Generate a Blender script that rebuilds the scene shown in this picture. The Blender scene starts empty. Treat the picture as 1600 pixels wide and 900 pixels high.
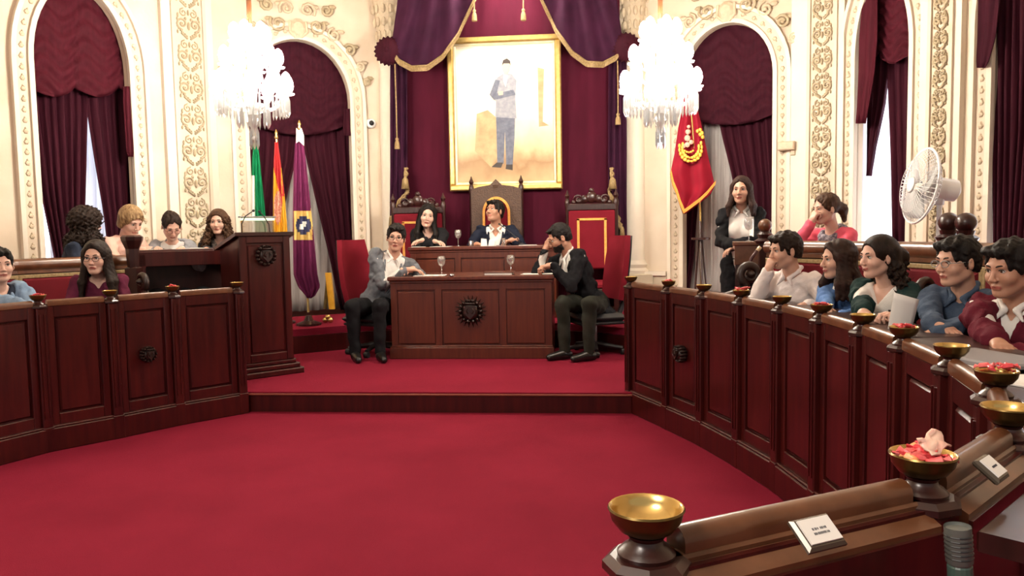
import bpy, bmesh, math, random
import numpy as np
from math import sin, cos, pi, radians, atan2, sqrt, hypot
from mathutils import Matrix, Vector
random.seed(7)
SC = bpy.context.scene
COL = SC.collection
# ------------------------------------------------------------------ camera
EYE = 1.35
FPX = 1200.0
YAW, PITCH, ROLL = radians(5.42), radians(4.2), radians(0.99)
_f0 = np.array([-sin(YAW), cos(YAW), 0]); _r0 = np.array([cos(YAW), sin(YAW), 0])
CF = _f0 * cos(PITCH) + np.array([0, 0, -sin(PITCH)])
_u0 = np.cross(_r0, CF)
CR = _r0 * cos(ROLL) - _u0 * sin(ROLL)
CU = _u0 * cos(ROLL) + _r0 * sin(ROLL)
CC = np.array([0, 0, EYE])
cam = bpy.data.objects.new('camera', bpy.data.cameras.new('camera')); COL.objects.link(cam)
cam.data.sensor_width = 36; cam.data.lens = FPX / 1600 * 36; cam.data.clip_start = .05
cam.matrix_world = Matrix(((CR[0], CU[0], -CF[0], 0), (CR[1], CU[1], -CF[1], 0), (CR[2], CU[2], -CF[2], EYE), (0, 0, 0, 1)))
SC.camera = cam
# ------------------------------------------------------------------ world, exposure
W = bpy.data.worlds.new('world'); SC.world = W; W.use_nodes = True
W.node_tree.nodes['Background'].inputs[0].default_value = (1, .92, .86, 1)
W.node_tree.nodes['Background'].inputs[1].default_value = .36
SC.view_settings.view_transform = 'Standard'; SC.view_settings.look = 'None'
SC.view_settings.exposure = 0.40; SC.view_settings.gamma = 1; SC.view_settings.use_curve_mapping = False
SC.cycles.use_denoising = True; SC.cycles.sample_clamp_indirect = 4
SC.cycles.max_bounces = 7; SC.cycles.transparent_max_bounces = 8
SC.cycles.caustics_reflective = False; SC.cycles.caustics_refractive = False
def area(name, loc, target, sx, sy, power, col):
    L = bpy.data.lights.new(name, 'AREA'); L.shape = 'RECTANGLE'; L.size = sx; L.size_y = sy; L.energy = power; L.color = col
    o = bpy.data.objects.new(name, L); COL.objects.link(o); o.location = loc
    o.rotation_euler = (Vector(target) - Vector(loc)).to_track_quat('-Z', 'Y').to_euler(); return o
# the hall goes on behind the camera; an unseen fill lamp is added there
FILL_LAMP_W = 300
_l = bpy.data.lights.new('fill_lamp', 'POINT'); _l.energy = FILL_LAMP_W; _l.color = (1, .9, .8); _l.shadow_soft_size = .45
_o = bpy.data.objects.new('fill_lamp', _l); COL.objects.link(_o); _o.location = (-1.7, -.5, 3.5)
# a picture lamp tucked between the two swags washes the portrait
PICTURE_LAMP_W = 34
CHAND_STRENGTH = 140.0
DAY_STRENGTH = 6.0
# ------------------------------------------------------------------ pixel rays of the survey
def ray(x, y): return CR * (x - 800) / FPX + CU * (450 - y) / FPX + CF
def atz(x, y, z): d = ray(x, y); return CC + d * ((z - EYE) / d[2])
def aty(x, y, Y): d = ray(x, y); return CC + d * (Y / d[1])
def atd(x, y, D): return CC + ray(x, y) * D
# ------------------------------------------------------------------ materials
def rgb(r, g, b):
    f = lambda c: ((c / 255) / 12.92 if c / 255 < .04045 else ((c / 255 + .055) / 1.055) ** 2.4)
    return (f(r), f(g), f(b), 1)
MATS = {}
def pm(name, c1, c2=None, scale=8, rough=.5, metal=0, bump=0, stretch=(1, 1, 1), sheen=0, coat=0, detail=3, spec=.5, trans=0, bscale=None):
    if name in MATS: return MATS[name]
    m = bpy.data.materials.new(name); m.use_nodes = True; MATS[name] = m
    n = m.node_tree.nodes; l = m.node_tree.links; b = n['Principled BSDF']
    b.inputs['Roughness'].default_value = rough; b.inputs['Metallic'].default_value = metal
    b.inputs['Specular IOR Level'].default_value = spec
    if sheen: b.inputs['Specular IOR Level'].default_value = min(spec, .12); b.inputs['Sheen Tint'].default_value = tuple(min(1, c * 4) for c in c1[:3]) + (1,); b.inputs['Sheen Weight'].default_value = sheen; b.inputs['Sheen Roughness'].default_value = .35
    if coat: b.inputs['Coat Weight'].default_value = coat; b.inputs['Coat Roughness'].default_value = .15
    if trans: b.inputs['Transmission Weight'].default_value = trans
    b.inputs['Base Color'].default_value = c1; m.diffuse_color = c1
    if c2 is not None or bump:
        tc = n.new('ShaderNodeTexCoord'); mp = n.new('ShaderNodeMapping'); mp.inputs['Scale'].default_value = stretch
        l.new(tc.outputs['Object'], mp.inputs['Vector'])
    if c2 is not None:
        t = n.new('ShaderNodeTexNoise'); t.inputs['Scale'].default_value = scale; t.inputs['Detail'].default_value = detail
        r = n.new('ShaderNodeValToRGB'); r.color_ramp.elements[0].position = .32; r.color_ramp.elements[1].position = .68
        r.color_ramp.elements[0].color = c1; r.color_ramp.elements[1].color = c2
        l.new(mp.outputs[0], t.inputs['Vector']); l.new(t.outputs['Fac'], r.inputs[0]); l.new(r.outputs[0], b.inputs['Base Color'])
    if bump:
        t2 = n.new('ShaderNodeTexNoise'); t2.inputs['Scale'].default_value = bscale or scale * 3; t2.inputs['Detail'].default_value = 2
        bp = n.new('ShaderNodeBump'); bp.inputs['Strength'].default_value = bump; bp.inputs['Distance'].default_value = .01
        l.new(mp.outputs[0], t2.inputs['Vector']); l.new(t2.outputs['Fac'], bp.inputs['Height']); l.new(bp.outputs[0], b.inputs['Normal'])
    return m
def em(name, col, s):
    m = bpy.data.materials.new(name); m.use_nodes = True; n = m.node_tree.nodes; b = n['Principled BSDF']
    b.inputs['Base Color'].default_value = col; b.inputs['Emission Color'].default_value = col; b.inputs['Emission Strength'].default_value = s
    MATS[name] = m; return m
def glass(name, col=(1, 1, 1, 1), rough=.03, clear=.5):
    m = bpy.data.materials.new(name); m.use_nodes = True; n = m.node_tree.nodes; l = m.node_tree.links
    n.remove(n['Principled BSDF']); out = n['Material Output']
    t = n.new('ShaderNodeBsdfTransparent'); t.inputs[0].default_value = col
    g = n.new('ShaderNodeBsdfGlossy'); g.inputs['Roughness'].default_value = rough
    d = n.new('ShaderNodeBsdfTranslucent'); d.inputs[0].default_value = (.9, .9, .9, 1)
    mx = n.new('ShaderNodeMixShader'); mx.inputs[0].default_value = .35; l.new(g.outputs[0], mx.inputs[1]); l.new(d.outputs[0], mx.inputs[2])
    m2 = n.new('ShaderNodeMixShader'); m2.inputs[0].default_value = 1 - clear; l.new(t.outputs[0], m2.inputs[1]); l.new(mx.outputs[0], m2.inputs[2])
    l.new(m2.outputs[0], out.inputs[0]); MATS[name] = m; return m
def sheer_mat(name, col, tr=.5):
    m = bpy.data.materials.new(name); m.use_nodes = True; n = m.node_tree.nodes; l = m.node_tree.links
    n.remove(n['Principled BSDF']); out = n['Material Output']
    t = n.new('ShaderNodeBsdfTranslucent'); t.inputs[0].default_value = col
    d = n.new('ShaderNodeBsdfDiffuse'); d.inputs[0].default_value = col
    mx = n.new('ShaderNodeMixShader'); mx.inputs[0].default_value = tr
    l.new(d.outputs[0], mx.inputs[1]); l.new(t.outputs[0], mx.inputs[2]); l.new(mx.outputs[0], out.inputs[0]); MATS[name] = m; return m
CARPET = pm('red_carpet', (.195, .0105, .028, 1), (.24, .014, .036, 1), 1.6, .95, bump=.5, sheen=.15, bscale=260, spec=.1)
WOOD = pm('mahogany', (.028, .0028, .0030, 1), (.060, .0066, .0050, 1), 3.0, .30, coat=.15, stretch=(9, 9, .8), detail=6)
WOODH = pm('mahogany_rail', (.085, .030, .012, 1), (.15, .056, .024, 1), 3.0, .3, coat=.2, stretch=(5, 5, 5), detail=5)
WOODD = pm('dark_wood', (.020, .005, .004, 1), (.037, .008, .006, 1), 4.0, .33, coat=.1, stretch=(8, 8, 1))
DESKW = pm('desk_wood', (.068, .012, .0055, 1), (.11, .023, .009, 1), 3.0, .34, coat=.1, stretch=(9, 9, .8), detail=6)
CARVED = pm('carved_black_wood', (.014, .006, .005, 1), (.03, .011, .008, 1), 40, .4)
STUCCO = pm('cream_stucco', (.60, .49, .37, 1), (.68, .58, .46, 1), 2.2, .8, bump=.08, bscale=30)
STUCCO_L = pm('pale_stucco', (.70, .62, .51, 1), (.74, .67, .56, 1), 2.0, .75)
MARBLE = pm('veined_dado', (.50, .42, .30, 1), (.62, .54, .41, 1), 5, .5, detail=8)
RELIEF = pm('ochre_relief', (.36, .29, .18, 1), (.44, .37, .25, 1), 30, .75)
RELIEF_L = pm('pale_relief', (.50, .41, .29, 1), (.58, .48, .35, 1), 30, .75)
VELVET = pm('maroon_velvet', (.027, .0030, .0085, 1), (.040, .0050, .0125, 1), 5, .8, sheen=.12, stretch=(6, 6, .6))
VELVET_R = pm('wine_velvet', (.044, .0038, .009, 1), (.064, .006, .014, 1), 5, .75, sheen=.15, stretch=(6, 6, .8))
PURPLE = pm('aubergine_velvet', (.026, .005, .018, 1), (.040, .0075, .026, 1), 5, .8, sheen=.15)
CRIMSON = pm('crimson_backcloth', (.046, .0026, .0115, 1), (.060, .0036, .015, 1), 2, .8, sheen=.1, stretch=(4, 4, 1))
CEIL = pm('ceiling_paint', (.75, .68, .55, 1), (.8, .73, .6, 1), 2, .9)
GOLD = pm('gold_leaf', (.60, .40, .12, 1), (.75, .53, .2, 1), 20, .35, .75)
BRASS = pm('brass', (.55, .36, .10, 1), (.75, .55, .22, 1), 9, .22, .9)
BRASS_D = pm('aged_brass', (.10, .065, .02, 1), (.2, .13, .04, 1), 14, .3, .85)
TRIM = pm('gold_braid', (.20, .13, .05, 1), (.34, .23, .10, 1), 60, .65)
REDUPH = pm('red_upholstery', (.105, .006, .011, 1), (.135, .009, .015, 1), 5, .8, sheen=.1)
REDPLUSH = pm('red_plush', (.155, .007, .016, 1), (.19, .010, .021, 1), 5, .8, sheen=.1)
BLACKP = pm('black_plastic', (.012, .012, .014, 1), rough=.45)
GREYP = pm('grey_metal', (.30, .30, .30, 1), rough=.35, metal=.6)
WHITEP = pm('white_plastic', (.78, .78, .78, 1), rough=.35)
PAPER = pm('paper', (.82, .80, .76, 1), rough=.8)
SKIRTW = pm('nosing_wood', (.20, .05, .03, 1), (.26, .07, .045, 1), 6, .35)
GLASS = glass('clear_glass', clear=.62)
CRYSTAL = glass('crystal', clear=.28)
SHEER = sheer_mat('sheer_curtain', (.9, .9, .93, 1), .55)
SHEER_G = pm('grey_sheer', (.36, .33, .32, 1), (.44, .41, .40, 1), 8, .9, stretch=(8, 8, .5))
# ------------------------------------------------------------------ mesh helpers
class MB:
    def __init__(s): s.v = []; s.f = []; s.m = []; s.n = 0
    def add(s, V, F, M=None, mi=0):
        V = np.asarray(V, float).reshape(-1, 3)
        if M is not None:
            M = np.array(M); V = V @ M[:3, :3].T + M[:3, 3]
        s.v.append(V); s.f += [tuple(i + s.n for i in f) for f in F]; s.m += [mi] * len(F); s.n += len(V); return s
    def box(s, c, d, M=None, mi=0, bev=0):
        x, y, z = [k / 2 for k in d]; cx, cy, cz = c
        if bev:
            b = min(bev, x * .9, y * .9, z * .9); V = []; 
            for zz, q in ((-z, b), (-z + b, 0), (z - b, 0), (z, b)):
                V += [(cx - x + q, cy - y + q, cz + zz), (cx + x - q, cy - y + q, cz + zz), (cx + x - q, cy + y - q, cz + zz), (cx - x + q, cy + y - q, cz + zz)]
            F = [(3, 2, 1, 0), (12, 13, 14, 15)]
            for k in range(3):
                for i in range(4): F.append((4 * k + i, 4 * k + (i + 1) % 4, 4 * k + 4 + (i + 1) % 4, 4 * k + 4 + i))
            return s.add(V, F, M, mi)
        V = [(cx + a * x, cy + b * y, cz + c_ * z) for c_ in (-1, 1) for b in (-1, 1) for a in (-1, 1)]
        return s.add(V, [(0, 2, 3, 1), (4, 5, 7, 6), (0, 1, 5, 4), (2, 6, 7, 3), (0, 4, 6, 2), (1, 3, 7, 5)], M, mi)
    def prism(s, P, z0, z1, M=None, mi=0):
        a = sum(P[i][0] * P[(i + 1) % len(P)][1] - P[(i + 1) % len(P)][0] * P[i][1] for i in range(len(P)))
        if a < 0: P = P[::-1]
        n = len(P); V = [(p[0], p[1], z0) for p in P] + [(p[0], p[1], z1) for p in P]
        F = [tuple(range(n - 1, -1, -1)), tuple(range(n, 2 * n))] + [(i, (i + 1) % n, n + (i + 1) % n, n + i) for i in range(n)]
        return s.add(V, F, M, mi)
    def lathe(s, prof, n=20, M=None, mi=0, caps=True):
        V = []; F = []
        for r, z in prof:
            for k in range(n): V.append((r * cos(2 * pi * k / n), r * sin(2 * pi * k / n), z))
        for j in range(len(prof) - 1):
            for k in range(n): F.append((j * n + k, j * n + (k + 1) % n, (j + 1) * n + (k + 1) % n, (j + 1) * n + k))
        if caps: F.append(tuple(range(n - 1, -1, -1))); F.append(tuple((len(prof) - 1) * n + k for k in range(n)))
        return s.add(V, F, M, mi)
    def tube(s, P, r, n=8, M=None, mi=0, flat=1.0):
        P = [Vector(p) for p in P]; k = len(P); R = r if isinstance(r, (list, tuple)) else [r] * k
        V = []; F = []; up = None
        for i in range(k):
            t = (P[min(i + 1, k - 1)] - P[max(i - 1, 0)]).normalized()
            if up is None: up = Vector((0, 0, 1)) if abs(t.z) < .9 else Vector((1, 0, 0))
            a = t.cross(up).normalized(); b = a.cross(t).normalized(); up = b
            for j in range(n):
                q = 2 * pi * j / n; V.append(tuple(P[i] + a * (cos(q) * R[i]) + b * (sin(q) * R[i] * flat)))
        for i in range(k - 1):
            for j in range(n): F.append((i * n + j, i * n + (j + 1) % n, (i + 1) * n + (j + 1) % n, (i + 1) * n + j))
        F.append(tuple(range(n - 1, -1, -1))); F.append(tuple((k - 1) * n + j for j in range(n)))
        return s.add(V, F, M, mi)
    def ball(s, c, r, n=12, M=None, mi=0):
        r = r if isinstance(r, (list, tuple)) else (r, r, r); V = []; F = []; m = max(4, n // 2)
        for j in range(m + 1):
            t = pi * j / m
            for k in range(n): V.append((c[0] + r[0] * sin(t) * cos(2 * pi * k / n), c[1] + r[1] * sin(t) * sin(2 * pi * k / n), c[2] - r[2] * cos(t)))
        for j in range(m):
            for k in range(n): F.append((j * n + k, j * n + (k + 1) % n, (j + 1) * n + (k + 1) % n, (j + 1) * n + k))
        return s.add(V, F, M, mi)
    def sheet(s, G, th=.012, M=None, mf=None):
        G = np.asarray(G, float); a, b = G.shape[:2]
        du = np.gradient(G, axis=0); dv = np.gradient(G, axis=1); N = np.cross(du, dv); N /= np.linalg.norm(N, axis=2, keepdims=True) + 1e-9
        V = np.concatenate([(G + N * th / 2).reshape(-1, 3), (G - N * th / 2).reshape(-1, 3)]); F = []; mi = []; o = a * b
        for i in range(a - 1):
            for j in range(b - 1):
                q = (i * b + j, (i + 1) * b + j, (i + 1) * b + j + 1, i * b + j + 1); k = mf(i, j) if mf else 0
                F.append(q); mi.append(k); F.append(tuple(o + t for t in q[::-1])); mi.append(k)
        rim = [(i, 0) for i in range(a)] + [(a - 1, j) for j in range(1, b)] + [(i, b - 1) for i in range(a - 2, -1, -1)] + [(0, j) for j in range(b - 2, 0, -1)]
        for q in range(len(rim)):
            p0 = rim[q][0] * b + rim[q][1]; p1 = rim[(q + 1) % len(rim)]; p1 = p1[0] * b + p1[1]
            F.append((p1, p0, o + p0, o + p1)); mi.append(mf(min(rim[q][0], a - 2), min(rim[q][1], b - 2)) if mf else 0)
        n0 = len(s.m); s.add(V, F, M); s.m[n0:] = mi; return s
    def build(s, name, mat, parent=None, smooth=False, local=False, angle=None):
        V = np.concatenate(s.v); me = bpy.data.meshes.new(name)
        if parent is not None and not local:
            o = parent
            while o is not None: V = V - np.array(o.location); o = o.parent
        me.from_pydata(V.tolist(), [], s.f)
        for m in (mat if isinstance(mat, (list, tuple)) else [mat]): me.materials.append(m)
        if isinstance(mat, (list, tuple)): me.polygons.foreach_set('material_index', s.m)
        if smooth:
            me.polygons.foreach_set('use_smooth', [True] * len(me.polygons))
            if angle: me.set_sharp_from_angle(angle=radians(angle))
        me.validate(); me.update()
        ob = bpy.data.objects.new(name, me); COL.objects.link(ob)
        if parent is not None: ob.parent = parent
        return ob
def tag(o, label, cat, group=None):
    o['label'] = label; o['category'] = cat
    if group: o['group'] = group
    return o
def thing(name, label, cat, loc=(0, 0, 0), rz=0, group=None):
    o = bpy.data.objects.new(name, None); COL.objects.link(o); o.empty_display_size = .05
    o.location = loc; o.rotation_euler = (0, 0, rz); return tag(o, label, cat, group)
def struct(o): o['kind'] = 'structure'; return o
def sroot(name, loc=(0, 0, 0)):
    o = bpy.data.objects.new(name, None); COL.objects.link(o); o.location = loc; o.empty_display_size = .05; return struct(o)
def stuff(o): o['kind'] = 'stuff'; return o
def dup(root, loc, rz=None, label=None, group=None):
    r = root.copy(); COL.objects.link(r); r.location = loc
    if rz is not None: r.rotation_euler = (0, 0, rz)
    if label: r['label'] = label
    if group: r['group'] = group
    for ch in list(root.children):
        c = ch.copy(); COL.objects.link(c); c.parent = r
        for g in ch.children:
            d = g.copy(); COL.objects.link(d); d.parent = c
    return r
def frame(o, x, y, z):
    M = np.eye(4); M[:3, 0] = x; M[:3, 1] = y; M[:3, 2] = z; M[:3, 3] = o; return M
def T(x, y, z): M = np.eye(4); M[:3, 3] = (x, y, z); return M
def RX(a): return np.array(Matrix.Rotation(a, 4, 'X'))
def RY(a): return np.array(Matrix.Rotation(a, 4, 'Y'))
def RZ(a): return np.array(Matrix.Rotation(a, 4, 'Z'))
def SCL(x, y, z): return np.diag([x, y, z, 1.0])
# ================================================================== THE SHELL
VX = [(-60, 6.8), (265, 8.3), (340, 8.75), (605, 9.6), (985, 9.32), (1240, 8.3), (1318, 7.85), (1440, 7.05), (1500, 6.7), (1700, 5.75)]
VP = [atd(x, 365, d)[:2] for x, d in VX]
class Bay:
    def __init__(s, A, B):
        s.A = np.array(A); s.B = np.array(B); d = s.B - s.A; s.L = np.linalg.norm(d); s.t = d / s.L; s.n = np.array([s.t[1], -s.t[0]])
    def pt(s, a, n, z): p = s.A + s.t * a + s.n * n; return (p[0], p[1], z)
    def sz(s, px, py, n=0):
        r = ray(px, py); o = s.A + s.n * n; k = ((o - CC[:2]) @ s.n) / (r[:2] @ s.n); p = CC + r * k
        return ((p[:2] - o) @ s.t, p[2])
    def M(s, n=0, a=0, z=0):  # local x along the wall, y up, z out of the wall
        o = s.pt(a, n, z); return frame(o, (s.t[0], s.t[1], 0), (0, 0, 1), (s.n[0], s.n[1], 0))
B1 = Bay(VP[0], VP[1]); P1 = Bay(VP[1], VP[2]); B2 = Bay(VP[2], VP[3]); BC = Bay(VP[3], VP[4]); B3 = Bay(VP[4], VP[5])
P2 = Bay(VP[5], VP[6]); B4 = Bay(VP[6], VP[7]); P3 = Bay(VP[7], VP[8]); B5 = Bay(VP[8], VP[9])
ZT = 5.6
def arch_path(a0, a1, zs, za, z0=.155, n=20):
    c, h = (a0 + a1) / 2, (a1 - a0) / 2
    return [(a0, z0), (a0, (z0 + zs) / 2)] + [(c - h * cos(pi * k / n), zs + (za - zs) * sin(pi * k / n)) for k in range(n + 1)] + [(a1, (z0 + zs) / 2), (a1, z0)]
def band(mb, P, o0, o1, n0, n1, M):
    """a moulding of rectangular section that runs outside the path P"""
    k = len(P); N = []
    for i in range(k):
        t = np.array(P[min(i + 1, k - 1)]) - np.array(P[max(i - 1, 0)]); t = t / np.linalg.norm(t); N.append(np.array([-t[1], t[0]]))
    V = []; F = []
    for i in range(k):
        p = np.array(P[i])
        for o, nn in ((o0, n0), (o0, n1), (o1, n1), (o1, n0)): q = p + N[i] * o; V.append((q[0], q[1], nn))
    for i in range(k - 1):
        for j in range(4): F.append((4 * i + j, 4 * i + (j + 1) % 4, 4 * i + 4 + (j + 1) % 4, 4 * i + 4 + j))
    F += [(0, 1, 2, 3), (4 * k - 1, 4 * k - 2, 4 * k - 3, 4 * k - 4)]
    mb.add(V, F, M)
def spiral(c, r0, r1, a0, turns, n=14):
    return [(c[0] + (r0 + (r1 - r0) * k / n) * cos(a0 + turns * 2 * pi * k / n), c[1] + (r0 + (r1 - r0) * k / n) * sin(a0 + turns * 2 * pi * k / n), .012) for k in range(n + 1)]
def scroll_mesh(w, h):
    mb = MB()
    for sx in (-1, 1):
        P = [(sx * .06 * w, -.5 * h, .01), (sx * .3 * w, -.35 * h, .012)] + [(sx * (p[0]), p[1], p[2]) for p in spiral((.26 * w, -.05 * h), .24 * w, .05 * w, -pi / 2, 1.35, 12)]
        mb.tube(P, [.012] * len(P), 5, flat=1)
        P = [(sx * p[0], p[1], p[2]) for p in spiral((.2 * w, .3 * h), .17 * w, .04 * w, pi / 2, -1.3, 9)]
        mb.tube(P, .008, 5)
        mb.ball((sx * .27 * w, -.05 * h, .012), (.05 * w, .05 * w, .014), 7)
        mb.ball((sx * .42 * w, .2 * h, .008), (.05 * w, .08 * h, .012), 7)
    for sx in (-1, 1):
        for q_ in range(5): mb.ball((sx * (.08 + .08 * q_) * w, (-.42 + .05 * q_) * h, .008), (.05 * w, .035 * h, .012), 6)
        for q_ in range(3): mb.ball((sx * .45 * w, (-.32 + .2 * q_) * h, .008), (.04 * w, .07 * h, .012), 6)
        mb.ball((sx * .12 * w, .12 * h, .008), (.06 * w, .06 * h, .014), 6)
    mb.ball((0, -.1 * h, .012), (.06 * w, .14 * h, .018), 8); mb.ball((0, .32 * h, .01), (.045 * w, .1 * h, .014), 8)
    return mb
def wall_bay(name, B, px0=None, px1=None, ysp=None, yap=None, pyr=260, zs=None, za=None, z0=0):
    root = sroot(name, B.pt(B.L / 2, 0, 0)); mb = MB(); M = B.M(); th = .08
    if px0 is None:
        mb.prism([(0, 0), (B.L, 0), (B.L, ZT), (0, ZT)], -th, 0, M); ob = mb.build('plaster', STUCCO, root); return root, None
    a0 = B.sz(px0, pyr)[0]; a1 = B.sz(px1, pyr)[0]
    if zs is None: zs = B.sz((px0 + px1) / 2, ysp)[1]; za = B.sz((px0 + px1) / 2, yap)[1]
    mb.prism([(0, 0), (a0, 0), (a0, ZT), (0, ZT)], -th, 0, M); mb.prism([(a1, 0), (B.L, 0), (B.L, ZT), (a1, ZT)], -th, 0, M)
    P = arch_path(a0, a1, zs, za); A = P[2:-2]
    for i in range(len(A) - 1): mb.prism([A[i], A[i + 1], (A[i + 1][0], ZT), (A[i][0], ZT)], -th, 0, M)
    mb.build('plaster', STUCCO, root)
    ar = MB(); band(ar, P, 0, .045, -.02, .05, M); av = ar.build('archivolt', STUCCO_L, root)
    ar = MB(); band(ar, P, .045, .15, -.02, .022, M); av2 = ar.build('archivolt', STUCCO, root)
    ar = MB(); band(ar, P, .15, .19, -.02, .06, M); ar.build('archivolt', STUCCO_L, root)
    d = MB(); acc = 0; pts = np.array(P)
    seg = np.linalg.norm(np.diff(pts, axis=0), axis=1); cum = np.concatenate([[0], np.cumsum(seg)]); k = int(cum[-1] / .098)
    for i in range(k):
        q = (i + .5) * .098; j = min(np.searchsorted(cum, q) - 1, len(seg) - 1); t = (pts[j + 1] - pts[j]) / seg[j]; p = pts[j] + t * (q - cum[j]) + np.array([-t[1], t[0]]) * .098
        d.ball((p[0], p[1], .024), (.026, .026, .016), 6, M)
        d.ball((p[0] + t[0] * .03, p[1] + t[1] * .03, .022), (.012, .012, .012), 4, M)
    stuff(d.build('rosette_row', RELIEF_L, root))
    # unseen box behind the opening, added to keep world light from leaking in
    b = MB(); b.prism([(a0 - .35, 0), (a1 + .35, 0), (a1 + .35, za + .3), (a0 - .35, za + .3)], -.62, -.58, M)
    b.prism([(a0 - .35, 0), (a0 - .31, 0), (a0 - .31, za + .3), (a0 - .35, za + .3)], -.6, -.08, M); b.prism([(a1 + .31, 0), (a1 + .35, 0), (a1 + .35, za + .3), (a1 + .31, za + .3)], -.6, -.08, M)
    b.prism([(a0 - .35, za + .26), (a1 + .35, za + .26), (a1 + .35, za + .3), (a0 - .35, za + .3)], -.6, -.08, M)
    b.build('light_stop_box', STUCCO_L, root)
    return root, (a0, a1, zs, za)
# floor, platforms
POST_R = [(.34, 5.71), (.56, 5.21), (.73, 4.80), (.87, 4.37), (.985, 3.95), (1.05, 3.52), (1.085, 3.11), (1.085, 2.72), (1.05, 2.30), (.97, 1.90), (.80, 1.52), (.51, 1.20), (.07, .90)]
POST_L = [(-2.62, 5.58), (-2.93, 5.22), (-3.17, 4.86), (-3.43, 4.52), (-3.60, 4.08), (-3.70, 3.62)]
floor = struct(MB().box((-.8, 4, -.05), (12, 16, .1)).build('floor', CARPET))
def offs(P, d):
    P = np.array(P); out = []
    for i in range(len(P)):
        t = P[min(i + 1, len(P) - 1)] - P[max(i - 1, 0)]; t = t / np.linalg.norm(t); out.append(tuple(P[i] + np.array([t[1], -t[0]]) * d))
    return out
ZS, ZD = .155, .40
stage = thing('stage', 'low red carpeted stage across the end of the hall, one step up', 'stage', (-1.15, 5.75, 0))
IN = [tuple(np.array(VP[0]) + (.15, -.1))] + offs(VP[1:9], .16) + [tuple(np.array(VP[9]) + (-.12, -.1))]
SP = [(-5.3, 5.66)] + IN + [(3.7, 5.66)]
s = MB(); s.prism(SP, 0, .145); s.prism([(-5.3, 5.62), (-5.3, 5.7)] + IN + [(3.7, 5.7), (3.7, 5.62)], .1451, ZS); s.build('deck', CARPET, stage)
s = MB(); s.box((-1.14, 5.64, .065), (3.05, .03, .13)); s.build('riser', WOOD, stage)
s = MB(); s.box((-1.14, 5.63, .137), (3.05, .05, .014), bev=.004); s.build('nosing', SKIRTW, stage)
rp = thing('side_platform', 'low carpeted platform under the benches on the right', 'platform', (2.2, 3.5, 0))
s = MB(); q = offs(POST_R[:-1], -.10); s.prism(q + [(1.4, .2), (3.9, .2), (3.7, 5.61), (q[0][0] + .1, 5.61)], 0.0, ZS - .003); s.build('deck', CARPET, rp)
lp = thing('side_platform', 'low carpeted platform under the benches on the left', 'platform', (-4.4, 4.8, 0))
s = MB(); q = offs(POST_L, .10); s.prism(q + [(-5.4, 3.6), (-5.3, 5.61), (q[0][0] - .1, 5.61)], 0.0, ZS - .003); s.build('deck', CARPET, lp)
dais = thing('dais', 'higher carpeted dais with a curved front under the throne chairs', 'dais', (-1.1, 8.4, ZS))
arc = [(-3.75, 6.75), (-3.35, 7.12), (-2.94, 7.44), (-2.49, 7.76), (-1.85, 8.02), (-1.25, 8.12), (-.62, 8.0), (-.02, 7.74), (.38, 7.44), (.8, 7.1), (1.1, 6.8)]
back = [(1.5, 8.72)] + IN[4:2:-1] + [(-4.02, 8.28), (-4.25, 7.95)]
s = MB(); s.prism(offs(arc, .02) + back, ZS, ZD - .07); s.build('riser', WOOD, dais)
s = MB(); s.prism(offs(arc, -.03) + back, ZD - .12, ZD - .105); s.build('nosing', SKIRTW, dais)
s = MB(); s.prism(offs(arc, -.02) + back, ZD - .10, ZD); s.build('deck', CARPET, dais)
# walls
wl, A1 = wall_bay('wall_left', B1, 60, 207, 105, -18)
w2, A2 = wall_bay('wall_back_left', B2, 391, 549, 155, 63)
wb, _ = wall_bay('wall_back', BC)
w3, A3 = wall_bay('wall_back_right', B3, 1069, 1208, 122, 37)
w4, A4 = wall_bay('wall_right', B4, 1338, 1421, zs=3.0, za=3.7, pyr=300)
w5, A5 = wall_bay('wall_right_near', B5, 1550, 1668, zs=3.0, za=3.7, pyr=300)
ends = [Bay((VP[0][0] - .35, -2), VP[0]), Bay(VP[9], (VP[9][0] + 1.2, -2))]
for b, nm in ((ends[0], 'wall_left_side'), (ends[1], 'wall_right_side')): wall_bay(nm, b)
struct(MB().box((-1, 3.8, ZT + .05), (14, 12.5, .1)).build('ceiling', CEIL))
# pilasters with scroll reliefs
def pilaster(name, B, pxl, pxr, mw):
    root = sroot(name, B.pt(B.L / 2, 0, 0)); M = B.M()
    mb = MB(); mb.prism([(-.01, 0), (B.L + .01, 0), (B.L + .01, ZT), (-.01, ZT)], -.08, .06, M); mb.build('shaft', STUCCO_L, root)
    a0 = B.sz(pxl, 300, .06)[0]; a1 = B.sz(pxr, 300, .06)[0]; w = a1 - a0
    e = MB()
    for a in (a0 - .05, a1 + .015): e.prism([(a, .6), (a + .035, .6), (a + .035, ZT), (a, ZT)], .05, .085, M)
    e.build('edge_moulding', STUCCO, root)
    g = MB(); g.prism([(a0 - .012, .6), (a1 + .012, .6), (a1 + .012, ZT), (a0 - .012, ZT)], .055, .064, M); g.build('field', STUCCO, root)
    sm = None; z = .95; h = w * 1.15
    while z < 4.7:
        if sm is None: o = scroll_mesh(w * .95, h).build('scroll_relief', RELIEF, root, local=True, smooth=True); sm = o
        else: o = sm.copy(); COL.objects.link(o); o.parent = root
        p = np.array(B.pt((a0 + a1) / 2, .064, z)) - np.array(root.location)
        Mx = B.M(); Mx[:3, 3] = p; o.matrix_local = Matrix(Mx.tolist()); z += h
    d = MB(); d.prism([(-.03, 0), (B.L + .03, 0), (B.L + .03, .78), (-.03, .78)], .05, .10, M); d.build('plinth', MARBLE, root)
    return root
pilaster('wall_pilaster_1', P1, 286, 325, 1); pilaster('wall_pilaster_2', P2, 1267, 1299, 1); pilaster('wall_pilaster_3', P3, 1454, 1477, 1)
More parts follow.
